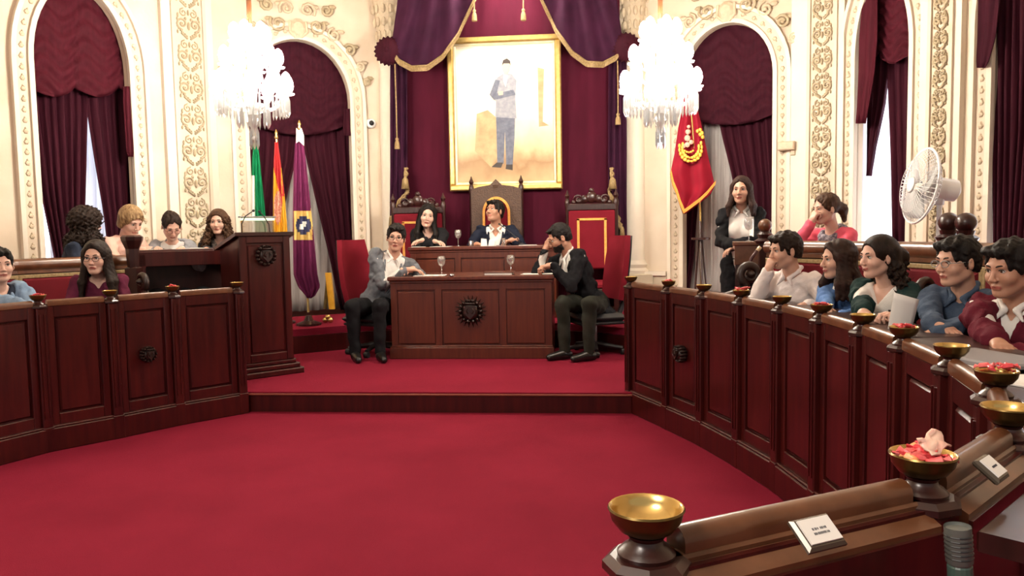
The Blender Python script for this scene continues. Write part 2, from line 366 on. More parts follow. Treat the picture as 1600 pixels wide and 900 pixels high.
def column(name, B, px, r):
    a, _ = B.sz(px, 300, 0.02); p = B.pt(a, .02, 0); root = sroot(name, p); M = T(p[0], p[1], 0)
    MB().lathe([(r, .98), (r * .97, 2.2), (r * .9, 3.6)], 20, M).build('shaft', STUCCO_L, root, smooth=True, angle=40)
    MB().lathe([(r * 1.35, .82), (r * 1.4, .86), (r * 1.1, .89), (r * 1.25, .93), (r * 1.02, .98)], 20, M).build('base', STUCCO_L, root, smooth=True, angle=40)
    mb = MB(); mb.box((p[0], p[1], (ZD + .82) / 2), (r * 3.0, r * 3.0, .82 - ZD), bev=.01); mb.build('pedestal', MARBLE, root)
    c = MB(); c.lathe([(r * .9, 3.6), (r * 1.15, 3.64), (r * .95, 3.7), (r * 1.3, 4.1), (r * 1.5, 4.2)], 16, M)
    for k in range(12):
        q = 2 * pi * k / 12
        for zz, rr in ((3.75, 1.05), (3.9, 1.2), (4.05, 1.35)): c.ball((p[0] + cos(q) * r * rr, p[1] + sin(q) * r * rr, zz), (.028, .028, .06), 6)
    c.build('capital', RELIEF_L, root); return root
column('wall_column_1', BC, 612, .125); column('wall_column_2', BC, 993, .125)
# flat strips flanking the throne recess, dados
def strip(name, B, a0, a1, n, z0, z1, mat): return MB().prism([(a0, z0), (a1, z0), (a1, z1), (a0, z1)], -.02, n, B.M()).build(name, mat)
k = 0
for B, A in ((B1, A1), (B2, A2), (B3, A3), (B4, A4), (B5, A5)):
    for a0, a1 in ((0, A[0] - .2), (A[1] + .2, B.L)):
        if a1 - a0 > .03: k += 1; struct(strip('baseboard_%d' % k, B, a0, a1, .05, 0, .80, MARBLE)); struct(strip('trim_%d' % k, B, a0, a1, .075, .80, .85, STUCCO_L))
    if B in (B2, B3):   # acanthus cartouche above the arch
        M = B.M(); c, za = (A[0] + A[1]) / 2, A[3]; r = sroot('trim_%d' % (20 + k), B.pt(c, 0, za))
        m = MB(); m.ball((c, za + .12, .04), (.10, .12, .06), 10, M)
        for sx in (-1, 1): m.tube([(c + sx * .03, za + .02, .05), (c + sx * .1, za + .08, .07), (c + sx * .09, za + .2, .06)], .018, 6, M)
        m.build('keystone', RELIEF_L, r)
        for sx in (-1, 1):
            for q, (cx, cz, rr) in enumerate(((.22, .16, .10), (.42, .08, .085), (.60, -.08, .075), (.72, -.26, .06), (.80, -.44, .045), (.12, .34, .09), (.34, .36, .07))):
                m = MB(); P = [(c + sx * (cx + p[0] / 1), za + cz + p[1], .05) for p in spiral((0, 0), rr, .02, pi * .2 + q, 1.4 * (1 if q % 2 else -1), 12)]
                m.tube(P, .017, 6, M); m.ball((c + sx * cx, za + cz, .05), .025, 6, M); m.ball((c + sx * (cx + rr), za + cz + .05, .03), (.05, .028, .02), 6, M)
                m.build('acanthus_scroll', RELIEF_L if q % 2 else RELIEF, r, smooth=True)
# window panes and sheer curtains behind the drapes
def pane(name, B, A, st, col):
    r = sroot(name, B.pt((A[0] + A[1]) / 2, -.5, .5)); M = B.M()
    MB().prism([(A[0] - .2, .3), (A[1] + .2, .3), (A[1] + .2, A[3] + .1), (A[0] - .2, A[3] + .1)], -.52, -.51, M).build('pane', em(name + '_daylight', col, st), r)
    f = MB()
    for a in (A[0] - .25, (A[0] + A[1]) / 2 - .03, A[1] + .2): f.prism([(a, .3), (a + .06, .3), (a + .06, A[3] + .1), (a, A[3] + .1)], -.51, -.46, M)
    f.build('window_frame', WHITEP, r)
pane('window_1', B1, A1, DAY_STRENGTH * .3, (.9, .92, 1, 1)); pane('window_2', B4, A4, DAY_STRENGTH, (.92, .94, 1, 1)); pane('window_3', B5, A5, DAY_STRENGTH, (.92, .94, 1, 1))
# ================================================================== CURTAINS
def drape(name, B, rows, n, folds, mat, parent, amp=.028, cols=None, th=.008, ph=0, zmin=.41):
    """rows: (pixel y, left pixel x, right pixel x) on the plane n in front of the wall"""
    cols = cols or folds * 8 + 1; G = []
    ys = np.linspace(rows[0][0], rows[-1][0], 14)
    for y in ys:
        xl = np.interp(y, [r[0] for r in rows], [r[1] for r in rows]); xr = np.interp(y, [r[0] for r in rows], [r[2] for r in rows])
        a0, z0 = B.sz(xl, y, n); a1, z1 = B.sz(xr, y, n); row = []
        for j in range(cols):
            u = j / (cols - 1); w = amp * (cos(u * folds * 2 * pi + ph) + .35 * cos(u * folds * 4.7 * pi + y * .01 + ph))
            row.append(B.pt(a0 + (a1 - a0) * u, n + w, max(zmin, z0 + (z1 - z0) * u)))
        G.append(row)
    return MB().sheet(G, th).build(name, mat, parent, smooth=True)
def valance(B, x0, x1, ytop, ybot, n, scal, mat, parent, drop=14, phase=0.0):
    G = []; R, Cn = 46, 60
    for i in range(R):
        v = i / (R - 1); row = []
        for j in range(Cn):
            u = j / (Cn - 1); k = abs(sin(pi * (u * scal + phase))) ** .7
            yb = ybot - drop * (1 - k); y = ytop + (yb - ytop) * v
            a, z = B.sz(x0 + (x1 - x0) * u, y, n)
            rip = .022 * sin(v * 52 + 5 * k + 3 * sin(u * 17)) * (.35 + .65 * v) + .05 * k * v
            row.append(B.pt(a, n + rip, z))
        G.append(row)
    return MB().sheet(G, .008).build('valance', mat, parent, smooth=True)
def curtain(B, A, label, grp='maroon window curtains'):
    return thing('curtain', label, 'curtain', B.pt((A[0] + A[1]) / 2, -.15, .45), 0)
c = curtain(B1, A1, 'maroon curtain with ruched valance in the leftmost arch')
valance(B1, 44, 224, -70, 152, -.13, 2.6, VELVET_R, c, 16, -.05)
drape('drape', B1, [(60, 40, 132), (170, 42, 135), (300, 62, 131), (400, 84, 128), (440, 90, 126)], -.2, 7, VELVET, c)
drape('drape', B1, [(60, 128, 225), (165, 133, 220), (260, 148, 218), (350, 163, 216), (430, 172, 214)], -.2, 6, VELVET, c)
drape('tail', B1, [(135, 192, 205), (160, 192, 207), (236, 197, 208), (245, 200, 207)], .03, 2, VELVET_R, c, .012)
sh = thing('sheer_curtain', 'white sheer between the maroon drapes of the leftmost arch', 'curtain', B1.pt((A1[0] + A1[1]) / 2, -.35, .45))
drape('sheer', B1, [(60, 60, 215), (430, 80, 215)], -.36, 12, SHEER, sh, .015)
c = curtain(B2, A2, 'maroon curtain behind the three standing flags')
valance(B2, 372, 566, 30, 212, -.13, 1.15, VELVET, c, 26, -.08)
drape('drape', B2, [(150, 372, 470), (250, 372, 462), (340, 376, 440), (480, 378, 412)], -.2, 6, VELVET, c)
drape('drape', B2, [(150, 466, 566), (230, 474, 566), (310, 492, 566), (400, 514, 566), (490, 532, 566)], -.2, 6, VELVET, c)
drape('tail', B2, [(170, 538, 549), (200, 536, 551), (212, 538, 548)], .02, 2, VELVET, c, .01)
sh = thing('sheer_curtain', 'grey sheer hanging beside the purple flag', 'curtain', B2.pt((A2[0] + A2[1]) / 2, -.35, .45))
drape('sheer', B2, [(150, 380, 550), (490, 380, 550)], -.34, 12, SHEER_G, sh, .02)
c = curtain(B3, A3, 'maroon curtain in the arch behind the red embroidered banner')
valance(B3, 1052, 1228, 5, 196, -.13, 1.12, VELVET, c, 24, -.05)
drape('drape', B3, [(140, 1052, 1102), (250, 1054, 1098), (400, 1058, 1085), (478, 1058, 1075)], -.2, 4, VELVET, c)
drape('drape', B3, [(140, 1118, 1228), (200, 1126, 1228), (290, 1148, 1228), (478, 1155, 1228)], -.2, 7, VELVET, c)
sh = thing('sheer_curtain', 'grey sheer between the drapes behind the standing woman', 'curtain', B3.pt((A3[0] + A3[1]) / 2, -.35, .45))
drape('sheer', B3, [(140, 1065, 1215), (478, 1065, 1215)], -.34, 12, SHEER_G, sh, .02)
c = curtain(B4, A4, 'wine red curtain of the bright window left of the fan')
valance(B4, 1330, 1432, -60, 100, -.10, 2.0, VELVET_R, c, 20, .15)
drape('tail', B4, [(-20, 1351, 1372), (60, 1344, 1372), (110, 1343, 1368), (170, 1340, 1358), (193, 1338, 1354)], .03, 2, VELVET_R, c, .012)
drape('drape', B4, [(-20, 1352, 1396), (110, 1356, 1391), (165, 1358, 1383), (230, 1357, 1367), (275, 1356, 1359)], -.2, 3, VELVET, c)
drape('drape', B4, [(-20, 1386, 1432), (120, 1390, 1432), (250, 1394, 1432), (380, 1397, 1432)], -.2, 3, VELVET, c)
sh = thing('sheer_curtain', 'sunlit white sheer in the window left of the fan', 'curtain', B4.pt((A4[0] + A4[1]) / 2, -.35, .45))
drape('sheer', B4, [(-20, 1335, 1425), (400, 1330, 1425)], -.36, 10, SHEER, sh, .015)
c = curtain(B5, A5, 'dark maroon curtain at the right edge, right of the fan')
drape('tail', B5, [(-20, 1530, 1565), (60, 1528, 1556), (95, 1526, 1546), (106, 1527, 1540)], .10, 2, VELVET, c, .006)
drape('drape', B5, [(-20, 1553, 1625), (200, 1553, 1618), (400, 1555, 1600)], -.02, 6, VELVET, c)
sh = thing('sheer_curtain', 'pale sheer behind the drape at the right edge', 'curtain', B5.pt((A5[0] + A5[1]) / 2, -.35, .45))
drape('sheer', B5, [(-20, 1546, 1670), (420, 1546, 1670)], -.34, 10, SHEER, sh, .015)
# ------------------------------------------------------------------ throne canopy
bc = thing('backcloth', 'crimson velvet cloth hung behind the portrait and thrones', 'hanging', BC.pt(BC.L / 2, .04, .4))
drape('cloth', BC, [(-60, 628, 968), (200, 628, 968), (478, 628, 968)], .07, 10, CRIMSON, bc, .006, 90)
SIDE = []
for (x0, x1, lab) in ((611, 637, 'narrow aubergine side drape left of the left throne chair'), (951, 979, 'narrow aubergine side drape right of the right throne chair')):
    t = thing('side_drape', lab, 'curtain', BC.pt(BC.sz((x0 + x1) / 2, 400, .2)[0], .2, .4))
    drape('cloth', BC, [(70, x0, x1), (300, x0 - 1, x1), (478, x0 - 1, x1 + 1)], .2, 3, PURPLE, t, .025); SIDE.append(t)
def swag(side, label):
    f = (lambda x: x) if side < 0 else (lambda x: 1585 - x)
    dy = 0 if side < 0 else -6; n = .42
    root = thing('swag', label, 'drapery', BC.pt(BC.sz(f(690), 60, n)[0], n, 3.6))
    top = lambda u: (626 + u * 122, -40)                          # behind the upper frame edge
    low = [(0, 612, 76), (.10, 622, 93), (.25, 643, 104), (.42, 668, 103), (.58, 692, 86), (.75, 716, 52), (.88, 732, 18), (1, 748, -16)]
    G = []; trim = []
    for i in range(26):
        v = i / 25; row = []
        for j in range(45):
            u = j / 44; tx, ty = top(u); lx = np.interp(u, [q[0] for q in low], [q[1] for q in low]); ly = np.interp(u, [q[0] for q in low], [q[2] for q in low])
            x = tx + (lx - tx) * v; y = ty + (ly - ty) * v + dy * v
            nn = n + .05 * sin(v * 3.1) + .045 * cos(u * 30 + v * 5 - 9 * v * u) * (.35 + .65 * v)
            a, z = BC.sz(f(x), y, nn); row.append(BC.pt(a, nn, z))
            if i == 25: trim.append((u, f(x), y, nn))
        G.append(row if side < 0 else row[::-1])
    MB().sheet(G, .012).build('cloth', PURPLE, root, smooth=True)
    m = MB(); P = []; Q = []
    for u, x, y, nn in trim:
        a, z = BC.sz(x, y, nn + .01); P.append(BC.pt(a, nn + .012, z)); a, z = BC.sz(x, y + 8, nn); Q.append(BC.pt(a, nn + .005, z))
    m.tube(P, .014, 6); m.build('gold_cord', TRIM, root, smooth=True)
    m = MB(); m.sheet([P, Q], .012); m.build('fringe', TRIM, root)
    m = MB(); a, z = BC.sz(f(607), 80 + dy, n); p = BC.pt(a, n, z); M = frame(p, (1, 0, 0), (0, 0, 1), (0, -1, 0))
    r = .165; V = []; 
    for q in range(5):
        th = q / 4 * pi / 2
        for k in range(40): rr = r * cos(th) * (1 + .07 * cos(k * pi)); V.append((rr * cos(2 * pi * k / 40), rr * sin(2 * pi * k / 40), .11 * sin(th)))
    F = [(q * 40 + k, q * 40 + (k + 1) % 40, q * 40 + 40 + (k + 1) % 40, q * 40 + 40 + k) for q in range(4) for k in range(40)] + [tuple(range(39, -1, -1))]
    m.add(V, F, M); m.ball((0, 0, .105), (.035, .035, .02), 8, M); m.build('rosette', VELVET, root, smooth=True, angle=60)
swag(-1, 'gathered aubergine velvet swag with gold cord left of the portrait top')
swag(1, 'gathered aubergine velvet swag with gold cord right of the portrait top')
def tassel(px, y0, y1, n, label, sc=1.0, B=BC):
    a, z0 = B.sz(px, y0, n); _, z1 = B.sz(px, y1, n); p = B.pt(a, n, 0); L = .13 * sc
    t = thing('tassel', label, 'tassel', (p[0], p[1], z1), 0, None)
    MB().tube([(p[0], p[1], z0), (p[0] + .002, p[1], (z0 + z1) / 2), (p[0], p[1], z1 + L)], .008, 6).build('cord', TRIM, t)
    M = T(p[0], p[1], z1)
    MB().lathe([(.001, L * 1.02), (.016 * sc, L * .98), (.022 * sc, L * .86), (.012 * sc, L * .74), (.02 * sc, L * .68)], 12, M).build('knot', TRIM, t, smooth=True)
    MB().lathe([(.02 * sc, L * .70), (.028 * sc, L * .5), (.032 * sc, 0), (.001, .004)], 14, M).build('skirt', TRIM, t, smooth=True, angle=40)
tassel(617, 100, 233, .46, 'long gold cord tassel beside the left column, left of the backcloth')
tassel(740, -30, 33, .46, 'short gold tassel at the inner top of the left swag')
tassel(817, -30, 32, .46, 'short gold tassel at the inner top of the right swag')
tassel(965, 95, 195, .46, 'long gold cord tassel under the right rosette')
for pts, lab in (([(635, 262), (634, 285), (638, 300), (624, 315), (612, 345)], 'twisted gold tie-back rope holding the left side drape'),
                 ([(956, 262), (957, 285), (952, 300), (966, 340), (972, 362)], 'twisted gold tie-back rope holding the right side drape')):
    P = []
    for x, y in pts: a, z = BC.sz(x, y, .3); P.append(BC.pt(a, .3, z))
    t = SIDE.pop(0); m = MB(); PP = []
    for i in range(len(P) - 1):
        for k in range(8): q = k / 8; PP.append(tuple(np.array(P[i]) * (1 - q) + np.array(P[i + 1]) * q))
    for ph in (0, pi): m.tube([(p[0] + .016 * cos(i * .9 + ph), p[1], p[2] + .016 * sin(i * .9 + ph)) for i, p in enumerate(PP)], .016, 6)
    m.build('tieback_rope', TRIM, t, smooth=True)
    for q, rr in ((-1, .034), (1, .05)):
        m = MB(); p = P[q]; m.lathe([(.012, .08), (rr * .7, .05), (rr, -.06), (.002, -.05)], 10, T(p[0], p[1] - .03, p[2] - .02)); m.build('tassel_end', TRIM, t, smooth=True)
# ================================================================== PORTRAIT
def portrait():
    n = .13; root = thing('portrait_painting', 'large gilt framed full-length painting of a standing figure in grey suit', 'painting', BC.pt(BC.sz(792, 180, n)[0], n, 1.85))
    a0, z0 = BC.sz(704, 299, n); a1, _ = BC.sz(879, 298, n); _, z1 = BC.sz(790, 57, n); M = BC.M(n)
    w = .07
    for q in ((a0, z0, a1, z0 + w), (a0, z1 - w, a1, z1), (a0, z0 + w, a0 + w, z1 - w), (a1 - w, z0 + w, a1, z1 - w)):
        m = MB(); m.box(((q[0] + q[2]) / 2, (q[1] + q[3]) / 2, .02), (q[2] - q[0], q[3] - q[1], .06), M, bev=.015)
        o = m.build('frame_rail', GOLD, root)
    m = MB(); i = w + .03
    for q in ((a0 + w, z0 + w, a1 - w, z0 + i), (a0 + w, z1 - i, a1 - w, z1 - w), (a0 + w, z0 + i, a0 + i, z1 - i), (a1 - i, z0 + i, a1 - w, z1 - i)):
        m.box(((q[0] + q[2]) / 2, (q[1] + q[3]) / 2, .012), (q[2] - q[0], q[3] - q[1], .03), M, bev=.006)
    m.build('inner_slip', pm('pale_gilt', (.75, .62, .38, 1), (.85, .74, .5, 1), 12, .45, .3), root)
    mt = bpy.data.materials.new('painted_canvas'); mt.use_nodes = True; N = mt.node_tree.nodes; L = mt.node_tree.links; b = N['Principled BSDF']; b.inputs['Roughness'].default_value = .35
    tc = N.new('ShaderNodeTexCoord'); sp = N.new('ShaderNodeSeparateXYZ'); L.new(tc.outputs['Generated'], sp.inputs[0])
    t = N.new('ShaderNodeTexNoise'); t.inputs['Scale'].default_value = 5; t.inputs['Detail'].default_value = 6; L.new(tc.outputs['Generated'], t.inputs['Vector'])
    ma = N.new('ShaderNodeMath'); ma.operation = 'MULTIPLY_ADD'; L.new(t.outputs['Fac'], ma.inputs[0]); ma.inputs[1].default_value = .28; L.new(sp.outputs['Z'], ma.inputs[2])
    r = N.new('ShaderNodeValToRGB'); e = r.color_ramp.elements; e[0].position = .12; e[0].color = rgb(196, 172, 128); e[1].position = .95; e[1].color = rgb(246, 238, 214)
    for p, c in ((.30, rgb(160, 124, 84)), (.40, rgb(205, 182, 140)), (.62, rgb(240, 228, 198))): q = e.new(p); q.color = c
    L.new(ma.outputs[0], r.inputs[0]); L.new(r.outputs[0], b.inputs['Base Color'])
    m = MB(); m.box(((a0 + a1) / 2, (z0 + z1) / 2, -.005), (a1 - a0 - 2 * w, z1 - z0 - 2 * w, .02), M); m.build('canvas', mt, root)
    def poly(nm, pts, mat, k):
        P = [BC.sz(x, y, n + .006 + .0015 * k) for x, y in pts]; mm = MB(); mm.prism(P, .004, .0055 + .0015 * k, M); mm.build(nm, mat, root)
    g1 = pm('paint_slate', rgb(88, 94, 112), rgb(112, 117, 132), 20, .6); g2 = pm('paint_grey', rgb(132, 136, 148), rgb(158, 160, 168), 20, .6)
    g3 = pm('paint_white', rgb(238, 232, 222), rough=.6); g4 = pm('paint_flesh', rgb(222, 190, 160), rough=.6); g5 = pm('paint_dark', rgb(60, 52, 50), rough=.6); g6 = pm('paint_tan', rgb(170, 142, 104), rgb(200, 172, 130), 8, .6)
    poly('painted_shadow', [(745, 178), (762, 172), (778, 186), (780, 240), (768, 262), (742, 236)], g6, 0)
    poly('painted_pillar', [(840, 105), (850, 108), (848, 190), (858, 196), (842, 198)], g6, 0)
    poly('painted_trousers', [(775, 178), (805, 180), (804, 215), (801, 258), (791, 258), (789, 205), (787, 256), (777, 255)], g1, 1)
    poly('painted_shoe', [(776, 254), (786, 254), (783, 262), (768, 261)], g5, 2); poly('painted_shoe', [(791, 257), (801, 257), (801, 266), (790, 264)], g5, 2)
    poly('painted_jacket', [(776, 122), (788, 114), (800, 116), (807, 126), (805, 150), (807, 185), (774, 183), (775, 158), (770, 150)], g2, 2)
    poly('painted_arm', [(765, 148), (774, 124), (781, 126), (776, 146), (802, 140), (806, 148), (772, 156)], g1, 3)
    poly('painted_shirt', [(787, 116), (794, 118), (790, 136), (786, 126)], g3, 3)
    poly('painted_hand', [(778, 143), (786, 142), (786, 148), (779, 149)], g4, 4)
    poly('painted_head', [(785, 100), (788, 94), (794, 94), (797, 100), (796, 110), (792, 117), (788, 116), (785, 109)], g4, 4)
    poly('painted_hair', [(784, 103), (786, 94), (792, 91), (797, 95), (798, 103), (796, 99), (787, 99)], g5, 5)
portrait()
a_, z_ = BC.sz(786, -45, .55)
area('picture_lamp', BC.pt(a_, .55, z_), BC.pt(a_, .1, 3.1), .9, .12, PICTURE_LAMP_W, (1, .9, .76))
# ================================================================== CHANDELIERS
BULB = em('lit_shade', (1, .90, .76, 1), CHAND_STRENGTH)
def chandelier():
    root = thing('chandelier', '', 'chandelier', (0, 0, 0))
    m = MB(); m.lathe([(.012, .62), (.012, 2.9)], 8); m.lathe([(.02, .5), (.022, .68), (.02, .72)], 10); m.build('rod', WOODH, root)
    m = MB(); m.lathe([(.01, -.42), (.03, -.36), (.06, -.30), (.03, -.24), (.035, -.05), (.07, .02), (.03, .1), (.03, .28), (.06, .34), (.02, .42), (.02, .56)], 14); m.build('stem', CRYSTAL, root, smooth=True)
    m = MB(); m.lathe([(.03, -.26), (.10, -.22), (.13, -.18), (.12, -.17), (.03, -.2)], 18); m.build('bowl', CRYSTAL, root, smooth=True)
    m = MB(); m.lathe([(.02, -.04), (.05, 0), (.045, .01)], 8); cup = None
    pz = MB(); pz.add([(0, 0, 0), (.011, 0, -.03), (0, .006, -.03), (-.011, 0, -.03), (0, -.006, -.03), (.012, 0, -.1), (0, .007, -.1), (-.012, 0, -.1), (0, -.007, -.1), (0, 0, -.125)],
                      [(0, 1, 2), (0, 2, 3), (0, 3, 4), (0, 4, 1), (1, 5, 6, 2), (2, 6, 7, 3), (3, 7, 8, 4), (4, 8, 5, 1), (9, 6, 5), (9, 7, 6), (9, 8, 7), (9, 5, 8)])
    first = {}
    def inst(key, mk, par, loc, rz=0):
        if key not in first: o = mk(par); first[key] = o
        else: o = first[key].copy(); COL.objects.link(o); o.parent = par
        o.location = loc; o.rotation_euler = (0, 0, rz); return o
    for tier, (N, R, z, dz) in enumerate(((12, .295, -.08, -.16), (9, .22, .13, .02), (6, .13, .33, .25))):
        for k in range(N):
            q = 2 * pi * k / N + tier * .3; c, s_ = cos(q), sin(q)
            a = MB(); P = [(.02, 0, dz)]
            for i in range(1, 9): t = i / 8; P.append((.02 + (R - .02) * t, 0, dz + (z - dz) * t - .09 * sin(pi * t) * (1 if tier < 2 else .4)))
            a.tube(P, .008, 6); a.lathe([(.01, z), (.05, z + .01), (.055, z + .022), (.012, z + .016)], 12, T(R, 0, 0))
            arm = inst(('arm', tier), lambda par: a.build('arm', CRYSTAL, par, smooth=True, local=True), root, (0, 0, 0), q)
            def mk(par):
                b = MB(); b.lathe([(.014, 0), (.036, .02), (.046, .055), (.040, .095), (.027, .125), (.008, .142)], 12); return b.build('lit_shade', BULB, par, smooth=True, local=True)
            inst('shade', mk, arm, (R, 0, z + .03))
            for dq in ((-.06, -.02, .02, .06) if tier < 1 else (-.03, .03)):
                inst('prism', lambda par: pz.build('prism', CRYSTAL, par, local=True), arm, (R + abs(dq) * -.2, dq, z + .0)).scale = (1.3, 1.3, 1.5)
    for k in range(16):
        q = 2 * pi * k / 16; inst('prism', None, root, (.125 * cos(q), .125 * sin(q), -.18), q)
    for k in range(6):
        q = 2 * pi * k / 6; inst('prism', None, root, (.03 * cos(q), .03 * sin(q), -.36), q)
    m = MB(); m.ball((0, 0, -.46), .035, 10); m.build('drop', CRYSTAL, root, smooth=True)
    return root
ch1 = chandelier(); ch1['label'] = 'lit crystal chandelier hanging in front of the flags, left of the portrait'; ch1['group'] = 'crystal chandeliers'
ch1.location = tuple(atd(394, 132, 6.5))
dup(ch1, tuple(atd(1032, 128, 6.3)), .2, 'lit crystal chandelier hanging before the red banner, right of the portrait', 'crystal chandeliers')
# ================================================================== JOINERY
def crest(M, s, par, name='carved_crest', rays=0):
    m = MB(); m.ball((0, 0, .012), (.5 * s, .52 * s, .045), 14, M); m.prism([(-.3 * s, .28 * s), (.3 * s, .28 * s), (.3 * s, -.1 * s), (0, -.42 * s), (-.3 * s, -.1 * s)], .03, .062, M)
    m.box((0, .42 * s, .03), (.55 * s, .14 * s, .05), M, bev=.01)
    for k in range(5): m.ball((-.24 * s + .12 * s * k, .56 * s, .03), (.05 * s, .08 * s, .03), 6, M)
    for k in range(14):
        q = 2 * pi * k / 14; m.ball((.56 * s * cos(q), .56 * s * sin(q), .02), (.13 * s, .13 * s, .03), 6, M)
    for k in range(rays):
        q = 2 * pi * k / rays; m.add([(.55 * s * cos(q - .13), .55 * s * sin(q - .13), .006), (.55 * s * cos(q + .13), .55 * s * sin(q + .13), .006), (.9 * s * cos(q), .9 * s * sin(q), .012), (.55 * s * cos(q), .55 * s * sin(q), .05)], [(0, 1, 2), (0, 3, 2), (1, 2, 3), (0, 1, 3)], M)
    for sx in (-1, 1): m.tube([(sx * .1 * s, -.1 * s, .065), (sx * .2 * s, .05 * s, .07), (sx * .12 * s, .2 * s, .065)], .04 * s, 5, M)
    return m.build(name, CARVED, par, smooth=True, angle=50)
def seg_frame(p, q, z=0):
    p = np.array(p); q = np.array(q); t = (q - p) / np.linalg.norm(q - p); return frame((p[0], p[1], z), (t[0], t[1], 0), (0, 0, 1), (t[1], -t[0], 0)), np.linalg.norm(q - p)
ZC = .94
def panel(p, q, par, inward, z0=0.0, zt=.93, crested=False, wood=WOOD):
    if inward < 0: p, q = q, p
    M, L = seg_frame(p, q); g = .035
    m = MB(); m.box((L / 2, (z0 + zt) / 2, -.02), (L, zt - z0, .03), M)
    for a, b, c, d in ((g, g + .045, z0 + .16, zt), (L - g - .045, L - g, z0 + .16, zt), (g + .045, L - g - .045, zt - .075, zt), (g + .045, L - g - .045, z0 + .16, z0 + .235)):
        m.box(((a + b) / 2, (c + d) / 2, .005), (b - a, d - c, .025), M, bev=.004)
    o = m.build('panel', wood, par)
    m = MB(); m.box((L / 2, (z0 + .235 + zt - .075) / 2, 0.0), (L - 2 * g - .11, zt - z0 - .33, .022), M, bev=.012); m.build('raised_field', wood, o)
    m = MB(); m.box((L / 2, z0 + .075, .018), (L + .02, .15, .05), M, bev=.006); m.box((L / 2, z0 + .157, .012), (L + .01, .014, .05), M, bev=.005); m.build('plinth', wood, o)
    if crested: crest(M @ T(L / 2, (z0 + zt) / 2 + .08, .02), .085, o)
    return M, L
def parapet(name, P, sgn, label, cres, loc):
    root = thing(name, label, 'parapet', loc)
    for i in range(len(P) - 1):
        panel(P[i], P[i + 1], root, sgn, crested=(i in cres))
        M, L = seg_frame(P[i], P[i + 1])
        r = MB(); pr = [(cos(pi * k / 8) * .020, .014 + sin(pi * k / 8) * .018) for k in range(9)] + [(-.020, -.008), (.020, -.008)]
        n = len(pr); V = [(a, .950 + z - .012, -sgn * 0 + y) for a in (.045, L - .045) for y, z in pr]
        r.add(V, [tuple(range(n)), tuple(range(2 * n - 1, n - 1, -1))] + [(k, k + n, (k + 1) % n + n, (k + 1) % n) for k in range(n)], M); r.build('hand_rail', WOODH, root, smooth=True, angle=40)
    for i, p in enumerate(P):
        a = P[max(0, i - 1)]; b = P[min(len(P) - 1, i + 1)]; M, _ = seg_frame(a, b); M[:3, 3] = (p[0], p[1], 0)
        m = MB(); m.box((0, .46, 0), (.062, .92, .085), M, bev=.006)
        for dx in (-.014, .014): m.box((dx, .55, sgn * .044), (.010, .66, .008), M)
        m.box((0, .08, sgn * .008), (.07, .158, .075), M, bev=.004)
        m.build('post', WOOD, root)
        m = MB(); m.lathe([(.044, .915), (.056, .922), (.056, .932), (.046, .94)], 8, T(p[0], p[1], 0)); m.build('post_cap', WOODD, root)
    return root
PR = list(POST_R); PR[-1] = tuple(atd(1010, 870, .97)[:2])
pr = parapet('parapet', PR, 1, 'curved mahogany parapet with raised panels, sweeping round on the right to the foreground', (1,), (1.0, 3.5, 0))
pl = parapet('parapet', POST_L, -1, 'curved mahogany parapet with raised panels along the left side', (1,), (-3.3, 4.8, 0))
def ledge(P, sgn, label, loc, desk_from, desk_to):
    root = thing('writing_desk', label, 'desk', loc)
    for i in range(len(P) - 1):
        M, L = seg_frame(P[i], P[i + 1]); s = -sgn   # outward side
        m = MB(); V = []
        m.box((L / 2, .925, s * .010), (L - .05, .03, .03), M, bev=.004)
        m.add([(x, z, s * y) for x in (.03, L - .03) for y, z in ((.018, .934), (.056, .914), (.056, .850), (.044, .850), (.044, .895), (.018, .91))],
              [(0, 1, 7, 6), (1, 2, 8, 7), (2, 3, 9, 8), (3, 4, 10, 9), (4, 5, 11, 10), (5, 0, 6, 11), (0, 5, 4, 3, 2, 1), (6, 7, 8, 9, 10, 11)], M)
        m.build('ledge', WOODH, root); MB().box((L / 2, .872, s * .0590), (L - .06, .066, .006), M).build('lip_board', WOOD, root)
        if desk_from <= i < desk_to:
            a = 0.0; m = MB(); m.box((L / 2 - a / 2, .895, s * .25), (L + .04 - a, .03, .34), M, bev=.004); m.box((L / 2, .84, s * .41), (L + .06, .10, .02), M); m.build('desk_top', WOODD, root)
    return root
ledge(PR, 1, 'continuous narrow writing desk behind the right-hand parapet', (1.3, 3.5, .9), 0, 11)
ledge(POST_L, -1, 'continuous narrow writing desk behind the left-hand parapet', (-3.6, 4.8, .9), 0, 5)
# ------------------------------------------------------------------ brass bowls and sweets
bowl0 = thing('brass_bowl', '', 'bowl', (0, 0, 0))
MB().lathe([(.036, 0), (.037, .005), (.031, .011), (.023, .016), (.021, .022), (.025, .028)], 20).build('foot', WOODD, bowl0, smooth=True, angle=40)
MB().lathe([(.018, .026), (.034, .034), (.044, .047), (.0465, .058), (.0485, .061), (.047, .0635)], 28, caps=False).build('outer_shell', BRASS_D, bowl0, smooth=True, angle=50)
MB().lathe([(.0470, .0635), (.0445, .0625), (.0425, .054), (.034, .042), (.014, .037), (.0005, .0365)], 28, caps=False).build('gilt_lining', BRASS, bowl0, smooth=True)
WR = [pm('wrapper_pink', rgb(226, 92, 96), rgb(238, 130, 126), 60, .4), pm('wrapper_red', rgb(205, 48, 62), rgb(222, 80, 84), 60, .4), pm('wrapper_orange', rgb(240, 150, 90), rgb(250, 205, 150), 50, .4), pm('wrapper_cream', rgb(245, 214, 190), rgb(250, 190, 170), 50, .4)]
sweet_mesh = {}
